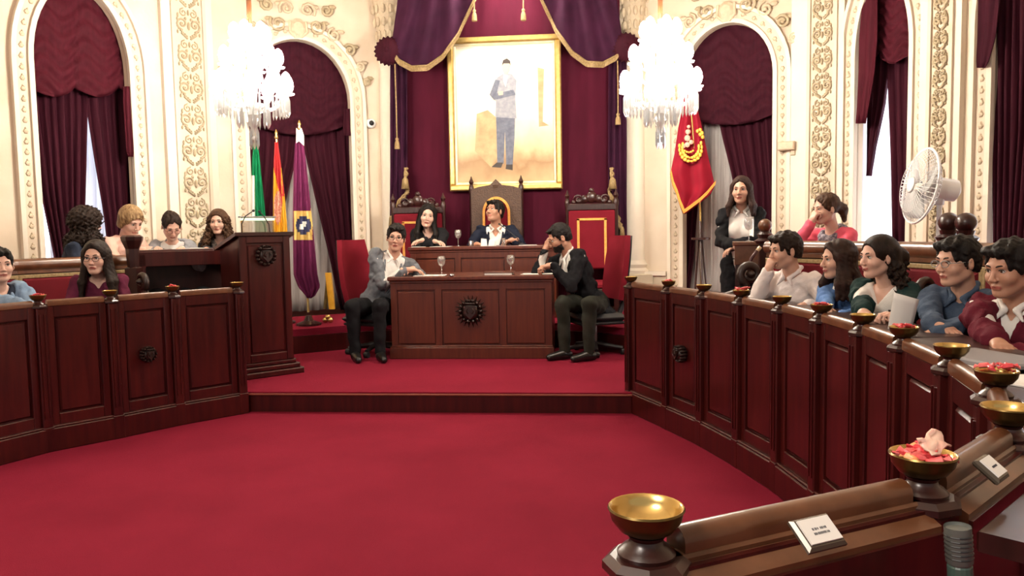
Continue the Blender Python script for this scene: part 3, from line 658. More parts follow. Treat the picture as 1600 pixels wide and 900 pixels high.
def sweet_src(k):
    if k in sweet_mesh: return sweet_mesh[k]
    m = MB(); G = [(-.021, .009, .003), (-.013, .002, .002), (-.010, .007, .006), (.010, .007, .006), (.013, .002, .002), (.021, .009, .003)]; V = []; n = 8
    for x, ry, rz in G:
        for j in range(n): q = 2 * pi * j / n; V.append((x, ry * cos(q), rz * sin(q)))
    F = [(i * n + j, i * n + (j + 1) % n, (i + 1) * n + (j + 1) % n, (i + 1) * n + j) for i in range(5) for j in range(n)] + [tuple(range(n - 1, -1, -1)), tuple(5 * n + j for j in range(n))]
    m.add(V, F); o = m.build('wrapped_sweet', WR[k], None, local=True, smooth=True, angle=50); COL.objects.unlink(o); sweet_mesh[k] = o; return o
SEEN = set()
CNAME = ['pink', 'red', 'orange', 'cream']
def sweets(p, n, where, cols, sc=1.0):
    rnd = random.Random(int(p[0] * 991 + p[1] * 37)); g = 'wrapped sweets in the bowl ' + where
    for i in range(n):
        q = i * 2.4 + rnd.random() * .5
        r = (.026 if i < 6 else (.014 if i < 11 else .004)) * (0.6 if n < 6 else 1); lay = 0 if i < 6 else (1 if i < 11 else 2); k = cols[i % len(cols)]
        o = sweet_src(k).copy(); COL.objects.link(o)
        o.location = (p[0] + r * cos(q), p[1] + r * sin(q), p[2] + .052 + (.006 if r > .02 else .0) + (.010 + .004 * (i % 3) if n < 10 else 0) + lay * .009); o.scale = (sc, sc, sc)
        o.rotation_euler = (rnd.uniform(-.5, .5), rnd.uniform(-.35, .35), rnd.uniform(0, 6.28))
        d = ('right', 'back right', 'back', 'back left', 'left', 'front left', 'front', 'front right')[int((q % (2 * pi)) / (pi / 4) + .5) % 8]
        if (where, k, d, lay) in SEEN: d = 'inner ' + d
        SEEN.add((where, k, d, lay))
        tag(o, CNAME[k] + ' sweet ' + ('lying ' if lay == 0 else 'stacked ' if lay == 1 else 'topmost ') + d + ' in the bowl ' + where, 'sweet', g)
BOWLS = [(PR, 0, 0, 'empty small brass bowl on the farthest post of the right parapet'), (PR, 1, 4, 'second from the far right parapet end'), (PR, 2, 0, 'empty brass bowl on the right parapet below the banner stand'), (PR, 3, 6, 'by the right scroll armrest'),
         (PR, 4, 0, 'empty brass bowl on the parapet in front of the boy in the white shirt'), (PR, 5, 5, 'before the girl in blue'), (PR, 6, 0, 'empty brass bowl on the parapet in front of the woman in the black jacket'), (PR, 7, 5, 'below the white sheet'),
         (PR, 8, 0, 'empty gilt bowl on the parapet in front of the boy in denim'), (PR, 9, 6, 'before the boy in maroon'), (PR, 10, 0, 'empty gilt bowl cut by the right edge of the frame'), (PR, 11, 17, 'between the two nameplates'), (PR, 12, 0, 'nearest empty gilt bowl on the end post of the foreground rail'),
         (POST_L, 0, 0, 'empty small brass bowl on the left parapet beside the lectern'), (POST_L, 1, 5, 'before the dark desk opening'), (POST_L, 2, 0, 'empty brass bowl on the left parapet in front of the woman in glasses'), (POST_L, 3, 5, 'nearest the left frame edge')]
for k, (P, i, n, lab) in enumerate(BOWLS):
    loc = (P[i][0], P[i][1], ZC); lb = lab if n == 0 else 'brass bowl of wrapped sweets ' + lab
    if k == 0: bowl0.location = loc; bowl0['label'] = lb; bowl0['group'] = 'brass bowls on the parapets'
    else: dup(bowl0, loc, 0, lb, 'brass bowls on the parapets')
    if n: sweets(loc, n, lab, (1, 0, 1, 0, 1, 0, 2, 0) if n != 17 else (1, 0, 0, 1, 2, 0, 1, 0, 3, 0, 1, 0))
# one big pale wrapper on the foreground pile
pB = PR[11]; G = [[(-.020 + .040 * i / 5 + .003 * sin(j * 2.1), -.015 + .03 * j / 5 + .003 * cos(i * 1.7), .004 * sin(i * 1.9 + j * 1.3) + .003 * cos(j * 2.6)) for j in range(6)] for i in range(6)]
o = MB().sheet(G, .003).build('wrapped_sweet', WR[3], None, smooth=True); o.location = (pB[0] + .010, pB[1] - .012, ZC + .082); o.rotation_euler = (.95, -.35, .5)
tag(o, 'large flat cream and orange wrapper topmost on the bowl between the two nameplates', 'sweet')
# ------------------------------------------------------------------ nameplates and microphone in the foreground
INK = pm('ink', (.06, .06, .07, 1), rough=.8)
def nameplate(px, py, D, sa, w, h, label, lines):
    c = atd(px, py, D); i = sa; M0, L = seg_frame(PR[i], PR[i + 1]); tx = M0[:3, 0]; out = -M0[:3, 2]
    # local x along the rail as read from the camera side, y up the slope
    x = -tx if (CR @ tx) < 0 else tx; th = radians(38); y = -out * cos(th) + np.array([0, 0, 1]) * sin(th); zn = np.cross(x, y)
    if zn[2] < 0: x = -x; zn = np.cross(x, y)
    root = thing('nameplate', label, 'nameplate', tuple(c)); M = frame(c, x, y, zn)
    m = MB(); m.box((0, 0, -.007), (w * 1.25, h * 1.35, .012), M, bev=.004); m.build('base', pm('plate_base', (.10, .08, .06, 1), rough=.25, metal=.3), root)
    m = MB(); m.box((0, .001, 0), (w, h, .003), M); m.build('card', PAPER, root)
    rnd = random.Random(int(px))
    for nc, dy in lines:   # the print is too small to read in the photograph: rows of tiny ink strokes
        m = MB(); cw = w * .042; x0 = -nc * cw / 2
        for q in range(nc):
            if q == 5 and nc == 11: continue
            xx = x0 + q * cw; hh = h * .10
            m.box((xx + cw * .2, dy * h, .0018), (cw * .2, hh, .0004), M)
            if rnd.random() < .7: m.box((xx + cw * .6, dy * h, .0018), (cw * .2, hh * rnd.choice((.6, 1)), .0004), M)
            if rnd.random() < .7: m.box((xx + cw * .4, dy * h + hh * rnd.choice((-.4, 0, .4)), .0018), (cw * .6, hh * .2, .0004), M)
        stuff(m.build('print_line', INK, root))
nameplate(1281, 829, .985, 11, .052, .034, 'white nameplate with two printed lines on the foreground ledge', ((11, .08), (12, -.11)))
nameplate(1553, 729, 1.22, 10, .042, .034, 'white nameplate at the right edge, right of the foreground sweets bowl', ((12, .0),))
def foreground_mic():
    p = atd(1496, 822, 1.02); root = thing('microphone', 'grey cylindrical microphone standing below the foreground sweets bowl', 'microphone', (p[0], p[1], .80)); M = T(p[0], p[1], p[2]) @ RY(-.08)
    g = pm('mic_grey', (.10, .11, .10, 1), rough=.45)
    MB().lathe([(.0150, -.004), (.0165, -.001), (.0165, 0), (.0168, -.048), (.014, -.052)][::-1], 20, M).build('grille_body', g, root, smooth=True, angle=40)
    for k in range(6): MB().lathe([(.0168, -.010 - k * .006 - .0022), (.0176, -.010 - k * .006 - .0012), (.0168, -.010 - k * .006)], 20, M).build('grille_ring', BLACKP, root)
    MB().lathe([(.013, -.10), (.016, -.096), (.0155, -.054), (.013, -.05)], 16, M).build('collar', pm('mic_green', (.05, .09, .075, 1), rough=.4), root)
    MB().lathe([(.006, -.18), (.006, -.1)], 8, M).build('stem', BLACKP, root)
    MB().lathe([(.05, .80), (.05, .815), (.01, .82)], 16, T(p[0], p[1], 0)).build('base', BLACKP, root)
foreground_mic()
# ------------------------------------------------------------------ central desks
def panelled_desk(label, x0, x1, y0, y1, z0, zt, loc, crested, name='desk', splits=(.30, .70)):
    root = thing(name, label, 'desk', loc); w = x1 - x0
    m = MB(); m.box(((x0 + x1) / 2, (y0 + y1) / 2, zt - .02), (w + .05, y1 - y0 + .05, .04), bev=.008); m.box(((x0 + x1) / 2, (y0 + y1) / 2, zt - .052), (w + .02, y1 - y0 + .02, .026), bev=.006); m.build('desk_top', DESKW, root)
    m = MB(); m.box(((x0 + x1) / 2, y0 + .03, (z0 + zt - .06) / 2), (w, .03, zt - .06 - z0)); 
    for x in (x0 + .015, x1 - .015): m.box((x, (y0 + y1) / 2, (z0 + zt - .06) / 2), (.03, y1 - y0, zt - .06 - z0))
    m.build('carcass', DESKW, root)
    xs = [x0, x0 + w * splits[0], x0 + w * splits[1], x1]
    m = MB()
    for i, x in enumerate(xs): m.box((x + (.03 if i == 0 else -.03 if i == 3 else 0), y0 + .012, (z0 + zt - .06) / 2), (.06, .03, zt - .06 - z0), bev=.005)
    m.box(((x0 + x1) / 2, y0 + .013, zt - .095), (w, .028, .07), bev=.005); m.build('front_frame', DESKW, root)
    m = MB(); m.box(((x0 + x1) / 2, y0 - .005, z0 + .055), (w + .03, .05, .11), bev=.006); m.box(((x0 + x1) / 2, y0 - .002, z0 + .117), (w + .015, .04, .014), bev=.005); m.build('plinth', DESKW, root)
    for i in range(3):
        a, b = xs[i] + (.06 if i == 0 else .03) + .012, xs[i + 1] - (.06 if i == 2 else .03) - .012
        m = MB(); m.box(((a + b) / 2, y0 + .012, (z0 + .13 + zt - .135) / 2), (b - a, .02, zt - .28 - z0), bev=.009); f = m.build('front_panel', DESKW, root)
    if crested: crest(frame(((x0 + x1) / 2 + .0, y0 + .0, (z0 + zt) / 2 + .06), (1, 0, 0), (0, 0, 1), (0, -1, 0)), .175, root, rays=22)
    return root
panelled_desk('lower panelled wooden desk with a dark carved crest, at the centre front of the stage', -1.842, -.308, 7.16, 7.84, ZS, .94, (-1.075, 7.2, ZS), True)
panelled_desk('upper panelled wooden desk on the dais, under the portrait', -1.93, -.31, 8.42, 9.0, ZD, 1.195, (-1.1, 8.45, ZD), False, splits=(.33, .67))
# ------------------------------------------------------------------ lectern
def lectern():
    t = np.array([.707, .707]); n = np.array([.707, -.707]); c = np.array([-2.66, 6.245]) - n * .05
    root = thing('lectern', 'tall mahogany lectern with carved crest and stepped base, beside the left parapet', 'lectern', (c[0] - .15, c[1] + .15, ZS))
    M = frame((c[0], c[1], 0), (t[0], t[1], 0), (0, 0, 1), (n[0], n[1], 0)); w = .44; d = .44
    for k, (e, za, zb) in enumerate(((.07, 0, .05), (.045, .05, .09), (.02, .09, .125))):
        MB().box((0, ZS + (za + zb) / 2, -d / 2), (w + 2 * e, zb - za, d + 2 * e), M, bev=.008).build('base_step', WOOD, root)
    m = MB(); zt = 1.35; m.box((0, (ZS + .125 + zt) / 2, -.015), (w, zt - ZS - .125, .03), M)
    for sx in (-1, 1):
        m.add([(sx * (w / 2 - x), z, y) for x in (0, .03) for y, z in ((0, ZS + .125), (0, zt), (-d, zt - .11), (-d, ZS + .125))], [(0, 1, 2, 3), (7, 6, 5, 4), (0, 4, 5, 1), (1, 5, 6, 2), (2, 6, 7, 3), (3, 7, 4, 0)], M)
    m.build('body', WOOD, root)
    m = MB()
    for sx in (-1, 1): m.box((sx * (w / 2 - .03), (ZS + .125 + zt) / 2, .008), (.06, zt - ZS - .125, .022), M, bev=.005)
    m.box((0, zt - .03, .008), (w - .12, .06, .022), M, bev=.005); m.box((0, ZS + .16, .008), (w - .12, .07, .022), M, bev=.005); m.build('front_frame', WOOD, root)
    m = MB(); m.box((0, (ZS + .2 + zt - .07) / 2, .004), (w - .15, zt - ZS - .29, .012), M, bev=.006); m.build('front_panel', WOOD, root)
    crest(M @ T(0.0, 1.185, .01), .135, root)
    Mt = M @ T(0, zt + .012, .04) @ RX(-atan2(.11, .44) * -1)
    m = MB(); m.add([(x, z + dz, y) for dz in (0, .03) for x in (-w / 2 - .035, w / 2 + .035) for y, z in ((.035, zt + .002), (-d - .05, zt - .12))], [(0, 1, 3, 2), (4, 6, 7, 5), (0, 2, 6, 4), (1, 5, 7, 3), (0, 4, 5, 1), (2, 3, 7, 6)], M); m.build('sloping_top', WOODD, root)
    for sx, lab in ((-.13, 0), (-.02, 1)):
        P = [(sx, zt - .02, -.14), (sx - .0, zt + .10, -.15), (sx + .03, zt + .17, -.13), (sx + .09, zt + .215, -.10)] if lab == 0 else [(sx + .16, zt - .03, -.2), (sx + .15, zt + .10, -.2), (sx + .10, zt + .17, -.18), (sx + .05, zt + .21, -.15)]
        q = [tuple((M @ np.array([*p, 1]))[:3]) for p in P]
        o = thing('gooseneck_microphone', ('left' if lab == 0 else 'right') + ' slim black gooseneck microphone bending over the lectern top', 'microphone', q[0])
        MB().tube(q, .0045, 6).build('gooseneck', BLACKP, o, smooth=True); MB().ball(q[-1], (.014, .014, .012), 8).build('head', BLACKP, o, smooth=True); MB().lathe([(.018, -.01), (.018, .01)], 10, T(*q[0])).build('socket', BLACKP, o)
    o = thing('reading_lamp', 'slim tubular reading lamp with glowing bar standing on the lectern', 'lamp', tuple((M @ np.array([.06, zt - .06, -.25, 1]))[:3]))
    a = M
    MB().tube([(-.10, zt + .145, -.25), (.20, zt + .145, -.25)], .012, 10, a).build('lit_tube', em('lamp_tube', (.9, 1, .72, 1), .75), o)
    MB().box((.05, zt + .165, -.255), (.32, .012, .05), a, bev=.004).build('hood', GREYP, o)
    for x in (-.09, .19): MB().box((x, zt + .035, -.25), (.014, .25, .014), a, bev=.003).build('upright', BRASS, o)
    MB().box((.05, zt + .03, -.25), (.26, .2, .005), a).build('glass_pane', GLASS, o)
lectern()
# ------------------------------------------------------------------ benches, second-row desks, newels
def bench(P, sgn, label, loc, ztop=1.25, dp=.50):
    root = thing('bench', label, 'bench', loc)
    for i in range(len(P) - 1):
        M, L = seg_frame(P[i], P[i + 1]); s = sgn   # seat side is +s along local z
        m = MB(); m.box((L / 2, (ZS + ztop - .05) / 2, -s * .02), (L + .02, ztop - .05 - ZS, .04), M); m.build('back_board', WOODD, root)
        m = MB(); m.tube([(-.01, ztop - .045, 0), (L + .01, ztop - .045, 0)], .047, 12, M); m.box((L / 2, ztop - .1, s * .012), (L, .03, .03), M, bev=.004); m.build('top_rail', WOODH, root, smooth=True, angle=40)
        m = MB(); m.box((L / 2, (.66 + ztop - .15) / 2, s * .022), (L - .06, ztop - .15 - .66, .04), M, bev=.015); m.build('back_cushion', REDUPH, root)
        m = MB(); m.box((L / 2, ztop - .135, s * .02), (L - .0, .028, .03), M, bev=.004)
        for x in (.014, L - .014): m.box((x, (.62 + ztop - .135) / 2, s * .02), (.028, ztop - .135 - .62, .03), M, bev=.004)
        m.build('gold_edging', TRIM, root)
        m = MB(); m.box((L / 2, .485, s * (.05 + dp / 2)), (L + .0, .09, dp), M, bev=.03); m.build('seat_cushion', REDUPH, root)
        m = MB(); m.box((L / 2, (ZS + .44) / 2, s * (.04 + dp / 2)), (L, .44 - ZS, dp - .02), M); m.build('seat_box', WOODD, root)
    return root
BR = [(1.33, 5.72), (1.64, 5.25), (1.88, 4.72), (2.04, 4.1), (2.12, 3.3), (2.10, 2.6)]
BL = [(-4.60, 4.75), (-4.30, 5.45), (-3.90, 6.24)]
bench(BR, 1, 'long curved bench with red cushions and gold edging behind the seated children on the right', (2.0, 4.4, ZS))
bench(BL, 1, 'red cushioned bench with gold edging behind the woman in glasses on the left', (-4.3, 5.5, ZS), 1.205, .80)
def rear_desk(P, sgn, label, loc, zt, opening=False):
    root = thing('rear_desk', label, 'desk', loc)
    for i in range(len(P) - 1):
        M, L = seg_frame(P[i], P[i + 1])
        m = MB(); m.box((L / 2, zt - .015, -.2), (L + .02, .03, .40), M, bev=.006); m.build('desk_top', WOOD, root)
        m = MB(); m.box((L / 2, zt - .08, -.01), (L, .13, .03), M, bev=.004)
        if opening:
            for x in (.03, L - .04): m.box((x, (ZS + zt) / 2 - .02, -.01), (.08, zt - ZS - .04, .03), M)
            m.box((L / 2, (ZS + .7) / 2, -.01), (L, .7 - ZS, .028), M)
        m.build('front_board', WOOD, root)
        if opening: m = MB(); m.box((L / 2, (ZS + zt) / 2 - .02, -.36), (L, zt - ZS - .06, .02), M); m.build('inner_back', WOODD, root)
    return root
rear_desk([(-3.845, 6.29), (-3.06, 6.90)], 1, 'dark rear desk with a black kneehole, left of the lectern', (-3.45, 6.6, ZS), 1.245, True)
rear_desk([(a + .045, b + .05) for a, b in offs(BR, -.0)][:4], 1, 'rear desk behind the right-hand bench, in front of the woman in pink', (1.9, 5.2, ZS), 1.20)
def newel(px, D, zt, r, label, kind):
    p = atd(px, 390, D); M = T(p[0], p[1], 0); o = thing('newel_post', label, 'post', (p[0], p[1], ZS))
    if kind == 'ball':
        m = MB(); m.box((p[0], p[1], (ZS + zt - .18) / 2), (.10, .10, zt - .18 - ZS), bev=.008); m.lathe([(.03, zt - .2), (.075, zt - .19), (.085, zt - .17), (.05, zt - .15), (.06, zt - .12), (.03, zt - 2 * r + .012)], 14, M); m.build('shaft', WOODD, o)
        MB().ball((p[0], p[1], zt - r), r, 18).build('ball_finial', WOODH if D > 5.5 else WOODD, o, smooth=True)
    else:
        m = MB(); m.box((p[0], p[1], (ZS + zt - .25) / 2), (.10, .09, zt - .25 - ZS), bev=.01)
        m.lathe([(.045, zt - .26), (.05, zt - .2), (.055, zt - .1), (.085, zt - .03), (.09, zt), (.07, zt + .015)], 8, M); m.build('shaft', WOODD, o)
newel(1195, 5.95, 1.415, .052, 'newel post with round ball finial beside the glass on the end desk', 'ball')
newel(1481, 5.3, 1.43, .068, 'left one of two dark newel posts with ball finials below the fan', 'ball')
newel(1508, 5.15, 1.425, .068, 'right one of two dark newel posts with ball finials below the fan', 'ball')
newel(207, 6.42, 1.36, 0, 'dark flared newel post between the left bench and rear desk', 'flare')
def end_desk():
    a = atd(1150, 390, 6.0); b = atd(1190, 390, 5.95); o = thing('end_desk', 'small brown end desk with a wine glass, beside the standing woman', 'desk', (a[0], a[1], ZS)); M, L = seg_frame(a[:2], b[:2])
    MB().box((L / 2, 1.225, -.14), (L + .05, .03, .34), M, bev=.006).build('desk_top', WOODH, o)
    MB().box((L / 2, 1.14, 0), (L + .02, .16, .03), M, bev=.004).build('front_board', WOODH, o)
    for x in (.02, L - .02): MB().box((x, (ZS + 1.21) / 2, -.26), (.04, 1.21 - ZS, .04), M).build('leg', WOODD, o)
    return M, L
EDM, EDL = end_desk()
def scroll_arm(px, py, D, ang, label, s=1.0):
    c = atd(px, py, D); o = thing('scroll_armrest', label, 'armrest', (c[0], c[1], c[2] - .1)); M = frame(c, (cos(ang), sin(ang), 0), (0, 0, 1), (sin(ang), -cos(ang), 0))
    P = [(p[0] * s, p[1] * s, 0) for p in spiral((0, 0), .035, .085, pi * 1.1, 1.15, 22)]; e = P[-1]
    P += [(e[0] - .06 * s, e[1] - .06 * s, 0), (e[0] - .16 * s, e[1] - .09 * s, 0), (e[0] - .28 * s, e[1] - .12 * s, 0), (e[0] - .33 * s, e[1] - .18 * s, 0)]
    MB().tube(P, [.022 * s + .016 * s * k / len(P) for k in range(len(P))], 9, M).build('volute', CARVED, o, smooth=True)
    MB().ball((0, 0, 0), (.035 * s, .035 * s, .05), 12, M).build('eye', CARVED, o, smooth=True)
    MB().box((e[0] - .31 * s, e[1] - .3 * s, 0), (.05, .35, .05), M).build('support', CARVED, o)
scroll_arm(1172, 428, 5.2, .15, 'dark carved volute armrest beside the boy in the white shirt', .9)
scroll_arm(222, 440, 6.05, 2.6, 'dark carved volute armrest at the end of the left bench', .8)
scroll_arm(1447, 452, 3.95, .5, 'dark carved armrest between the black jacket and the denim shirt', .7)
# ------------------------------------------------------------------ throne chairs
def throne(px, D, w, zb, zt, label, arched=False):
    p = atd(px, 390, D); x0, y0 = p[0], p[1]; o = thing('throne_chair', label, 'chair', (x0, y0, ZD)); d = .5; W2 = w / 2
    m = MB()
    for sx in (-1, 1): m.lathe([(.026, ZD), (.03, ZD + .05), (.022, ZD + .4), (.03, ZD + .5), (.024, zb - .05), (.034, zb), (.028, zb + .04), (.018, zb + .06), (.03, zb + .09), (.012, zb + .13), (.004, zb + .16)], 10, T(x0 + sx * W2, y0, 0)); 
    m.build('back_post', WOODD, o, smooth=True, angle=40)
    for sx in (-1, 1): MB().box((x0 + sx * (W2 - .02), y0 - d, ZD + .14), (.055, .055, .28), bev=.008).build('leg', WOODD, o)
    MB().box((x0, y0 - d / 2, ZD + .27), (w, d, .06), bev=.01).build('seat_rail', WOODD, o); MB().box((x0, y0 - d / 2, ZD + .33), (w - .06, d - .04, .09), bev=.03).build('seat_cushion', REDPLUSH, o)
    for sx in (-1, 1): MB().tube([(x0 + sx * W2, y0, ZD + .58), (x0 + sx * W2, y0 - .3, ZD + .60), (x0 + sx * W2, y0 - d - .02, ZD + .57), (x0 + sx * W2, y0 - d - .03, ZD + .28)], .025, 8).build('arm', WOODD, o, smooth=True)
    if not arched:
        MB().box((x0, y0 + .0, (ZD + .5 + zb - .08) / 2), (w - .03, .06, zb - .08 - ZD - .5), bev=.015).build('back_pad', REDPLUSH, o)
        m = MB(); a, b, c, e = x0 - W2 + .11, x0 + W2 - .11, ZD + .5, zb - .17
        for q in ((a, c, a + .028, e), (b - .028, c, b, e), (a, e - .028, b, e)): m.box(((q[0] + q[2]) / 2, y0 - .034, (q[1] + q[3]) / 2), (q[2] - q[0], .014, q[3] - q[1]), bev=.004)
        m.build('gold_braid', pm('bright_braid', rgb(226, 150, 62), rgb(240, 175, 85), 40, .6), o)
        m = MB(); m.box((x0, y0, zb - .04), (w, .05, .08), bev=.01)
        for k in range(15): m.box((x0 - W2 + .05 + k * (w - .1) / 14, y0 - .026, zb - .04), (.012, .012, .06))
        m.build('crest_rail', WOODD, o)
        m = MB(); m.ball((x0, y0, zb + .07), (.07, .03, .07), 10)
        for k, (dx, dz, r) in enumerate(((.0, .15, .03), (.09, .05, .05), (.16, .03, .04), (.23, .015, .03))):
            for sx in ((-1, 1) if dx else (1,)): m.ball((x0 + sx * dx * w / .62, y0, zb + dz), (r * 1.1, .022, r), 8)
        for sx in (-1, 1): m.tube([(x0 + sx * p_[0], y0 - .01, zb + .05 + p_[1]) for p_ in [(q[0] + .15, q[1]) for q in spiral((0, 0), .055, .015, 0, 1.3, 12)]], .012, 5)
        m.build('carved_crest', WOODD, o, smooth=True)
    else:
        m = MB(); N = 18; hw, zs = .155, zb - .28; pts = [(x0 - hw * cos(pi * k / N), zs + hw * 1.15 * sin(pi * k / N)) for k in range(N + 1)]; MF = frame((0, y0, 0), (1, 0, 0), (0, 0, 1), (0, -1, 0))
        m.prism([(x0 - W2, ZD + .5), (x0 - hw, ZD + .5), (x0 - hw, zb), (x0 - W2, zb)], -.03, .03, MF); m.prism([(x0 + hw, ZD + .5), (x0 + W2, ZD + .5), (x0 + W2, zb), (x0 + hw, zb)], -.03, .03, MF)
        for k in range(N): m.prism([pts[k], pts[k + 1], (pts[k + 1][0], zb), (pts[k][0], zb)], -.03, .03, MF)
        m.build('back_panel', pm('carved_brown_wood', (.05, .022, .012, 1), (.085, .04, .02, 1), 60, .5, bump=.6, bscale=60), o)
        MB().prism([(x0 - hw, ZD + .5)] + pts + [(x0 + hw, ZD + .5)], -.015, .02, MF).build('back_pad', REDPLUSH, o)
        m = MB(); band(m, [(x0 - hw, ZD + .5)] + pts + [(x0 + hw, ZD + .5)], -.018, .012, .0, .036, MF); m.build('gold_braid', pm('bright_braid', rgb(226, 150, 62), rgb(240, 175, 85), 40, .6), o)
        m = MB(); m.prism([(x0 - W2, zb), (x0 + W2, zb), (x0 + W2 * .7, zb + .03), (x0 + .07, zb + .05), (x0, zb + .12), (x0 - .07, zb + .05), (x0 - W2 * .7, zb + .03)], -.03, .035, MF); m.ball((x0, y0 - .02, zb + .05), (.05, .03, .05), 8); m.build('carved_crest', pm('carved_brown_wood', (.05, .022, .012, 1)), o)
throne(777, 9.27, .60, 1.86, 1.95, 'tall carved throne chair with arched red back, under the portrait', True)
throne(655, 9.1, .60, 1.66, 1.8, 'red plush throne chair behind the woman in black')
throne(925, 8.95, .56, 1.66, 1.8, 'red plush throne chair with gold braid, right of the upper desk')
# ------------------------------------------------------------------ office chairs
def office_chair():
    o = thing('office_chair', '', 'chair', (0, 0, 0))   # faces +Y
    M = T(0, -.25, .62) @ RX(radians(8)); G = []
    for i in range(13):
        v = i / 12; row = []
        for j in range(13):
            u = j / 12 - .5; hw = .23 * (1 - .28 * max(0, v - .55) ** 1.4 * 2) * (1 - .15 * max(0, .25 - v) * 3); row.append((u * 2 * hw, .10 * (u * 2) ** 2 * .5, -.10 + v * .62))
        G.append(row)
    m = MB(); m.sheet(G, .05, M); m.build('backrest', REDPLUSH, o, smooth=True, angle=60, local=True)
    m = MB(); m.sheet([[(p[0] * .96, p[1] - .035, p[2]) for p in r] for r in G], .025, M); m.build('back_shell', BLACKP, o, smooth=True, local=True)
    MB().box((0, .0, .365), (.48, .46, .08), bev=.035).build('seat', BLACKP, o, local=True); MB().box((0, 0, .315), (.46, .44, .03), bev=.01).build('seat_shell', BLACKP, o, local=True)
    MB().tube([(0, -.1, .31), (0, -.24, .33), (0, -.32, .50), (0, -.32, .75)], .03, 8).build('back_bracket', BLACKP, o, local=True)
    MB().lathe([(.026, .10), (.026, .27), (.017, .275), (.017, .31)], 12).build('gas_column', GREYP, o, local=True)
    for k in range(5):
        q = 2 * pi * k / 5 + .3; a = MB().tube([(0, 0, .10), (.28 * cos(q), .28 * sin(q), .065)], [.028, .018], 8).build('base_leg', BLACKP, o, local=True)
        MB().lathe([(.028, -.022), (.03, -.018), (.03, .018), (.028, .022)], 12, T(.28 * cos(q), .28 * sin(q), .03) @ RX(pi / 2)).build('caster', BLACKP, a, local=True)
    return o
oc = office_chair(); oc['label'] = 'red office chair under the man in the grey jacket'; oc['group'] = 'red office chairs'
oc.location = (-2.08, 7.47, ZS); oc.rotation_euler = (0, 0, radians(-112))
dup(oc, (.09, 7.45, ZS), radians(112), 'red office chair behind the bearded man in the dark suit', 'red office chairs')
# ------------------------------------------------------------------ flags
FG = pm('flag_green', rgb(8, 98, 60), rgb(13, 115, 70), 5, .7, sheen=.2); FW = pm('flag_white', rgb(226, 226, 216), rough=.8); FR = pm('flag_red', rgb(165, 22, 30), rgb(178, 32, 36), 5, .7); FY = pm('flag_yellow', rgb(205, 146, 16), rgb(214, 160, 32), 5, .7)
FP = pm('flag_purple', rgb(84, 26, 60), rgb(98, 33, 70), 5, .7, sheen=.3); FE = pm('flag_patch', rgb(196, 164, 84), rgb(212, 182, 110), 20, .7); FB = pm('flag_blue', rgb(44, 48, 84), rough=.7); FM = pm('flag_crest', rgb(176, 92, 70), rgb(226, 176, 150), 40, .7)
BAN = pm('banner_red', rgb(120, 15, 34), rgb(134, 20, 39), 5, .7, sheen=.3)
def hanging(root, D, rows, mats, mf, folds, amp=.035, cols=41, nr=60):
    G = []; C_ = []
    ys = np.linspace(rows[0][0], rows[-1][0], nr)
    for y in ys:
        xl = np.interp(y, [r[0] for r in rows], [r[1] for r in rows]); xr = np.interp(y, [r[0] for r in rows], [r[2] for r in rows]); row = []; cc = []
        for j in range(cols):
            u = j / (cols - 1); x = xl + (xr - xl) * u; k = min(1, (xr - xl) / 40)
            row.append(tuple(atd(x, y, D - k * amp * cos(u * folds * 2 * pi + y * .012)))); cc.append((x, y))
        G.append(row); C_.append(cc)
    m = MB(); m.sheet(G, .006, None, lambda i, j: mf(*C_[i][j])); return m.build('cloth', mats, root, smooth=True)
def pole(root, D, x0, y0, x1, y1, finial=True, mat=BRASS):
    a, b = atd(x0, y0, D), atd(x1, y1, D); MB().tube([tuple(a), tuple(b)], .012, 8).build('pole', mat, root)
    if finial: MB().lathe([(.006, -.01), (.022, .02), (.012, .05), (.018, .07), (.003, .11)], 10, T(*a)).build('finial', BRASS, root, smooth=True)
def fbase(root, D, x, y):
    a = atd(x, y, D); MB().lathe([(.13, ZD), (.13, ZD + .02), (.05, ZD + .05), (.03, ZD + .10)], 18, T(a[0], a[1], 0)).build('base', WOODD, root)
f = thing('flag', 'green flag with white band hanging furled behind the lectern', 'flag', tuple(atd(402, 480, 8.3)))
pole(f, 8.32, 398, 214, 404, 486); fbase(f, 8.32, 404, 486)
hanging(f, 8.28, [(218, 396, 402), (250, 394, 406), (300, 393, 411), (350, 393, 416), (420, 394, 420), (455, 398, 418)], [FG, FW], lambda x, y: 1 if (y > 272 and x < 397.5 + (y - 272) * .01) or y > 440 else 0, 3)
f = thing('flag', 'red and yellow flag with crest hanging furled behind the lectern', 'flag', tuple(atd(440, 480, 8.3)))
pole(f, 8.32, 432, 218, 442, 486); fbase(f, 8.32, 442, 486)
hanging(f, 8.28, [(222, 429, 434), (250, 428, 438), (300, 427, 444), (350, 427, 448), (420, 428, 452), (460, 432, 450)], [FR, FY, FM], lambda x, y: (2 if ((x - 434) / 6) ** 2 + ((y - 322) / 26) ** 2 < 1 else (0 if (y - 262) < (x - 428) * 4.6 and x < 436 + (y - 222) * .055 or y < 262 or (x > 440.5 and y < 305) else 1)), 3)
f = thing('flag', 'purple flag with gold emblem patch and white ribbon, right of the lectern', 'flag', tuple(atd(480, 484, 8.1)))
pole(f, 8.12, 468, 204, 482, 488); fbase(f, 8.12, 482, 488)
def pf(x, y):
    if 329 < y < 375 and 459 < x < 488: return 2 if ((x - 473.5) / 12) ** 2 + ((y - 350) / 14) ** 2 < 1 and not ((x - 473) / 6) ** 2 + ((y - 350 + (x - 473) * .5) / 4.5) ** 2 < 1 else (3 if ((x - 473) / 6) ** 2 + ((y - 350 + (x - 473) * .5) / 4.5) ** 2 < 1 else 1)
    return 0
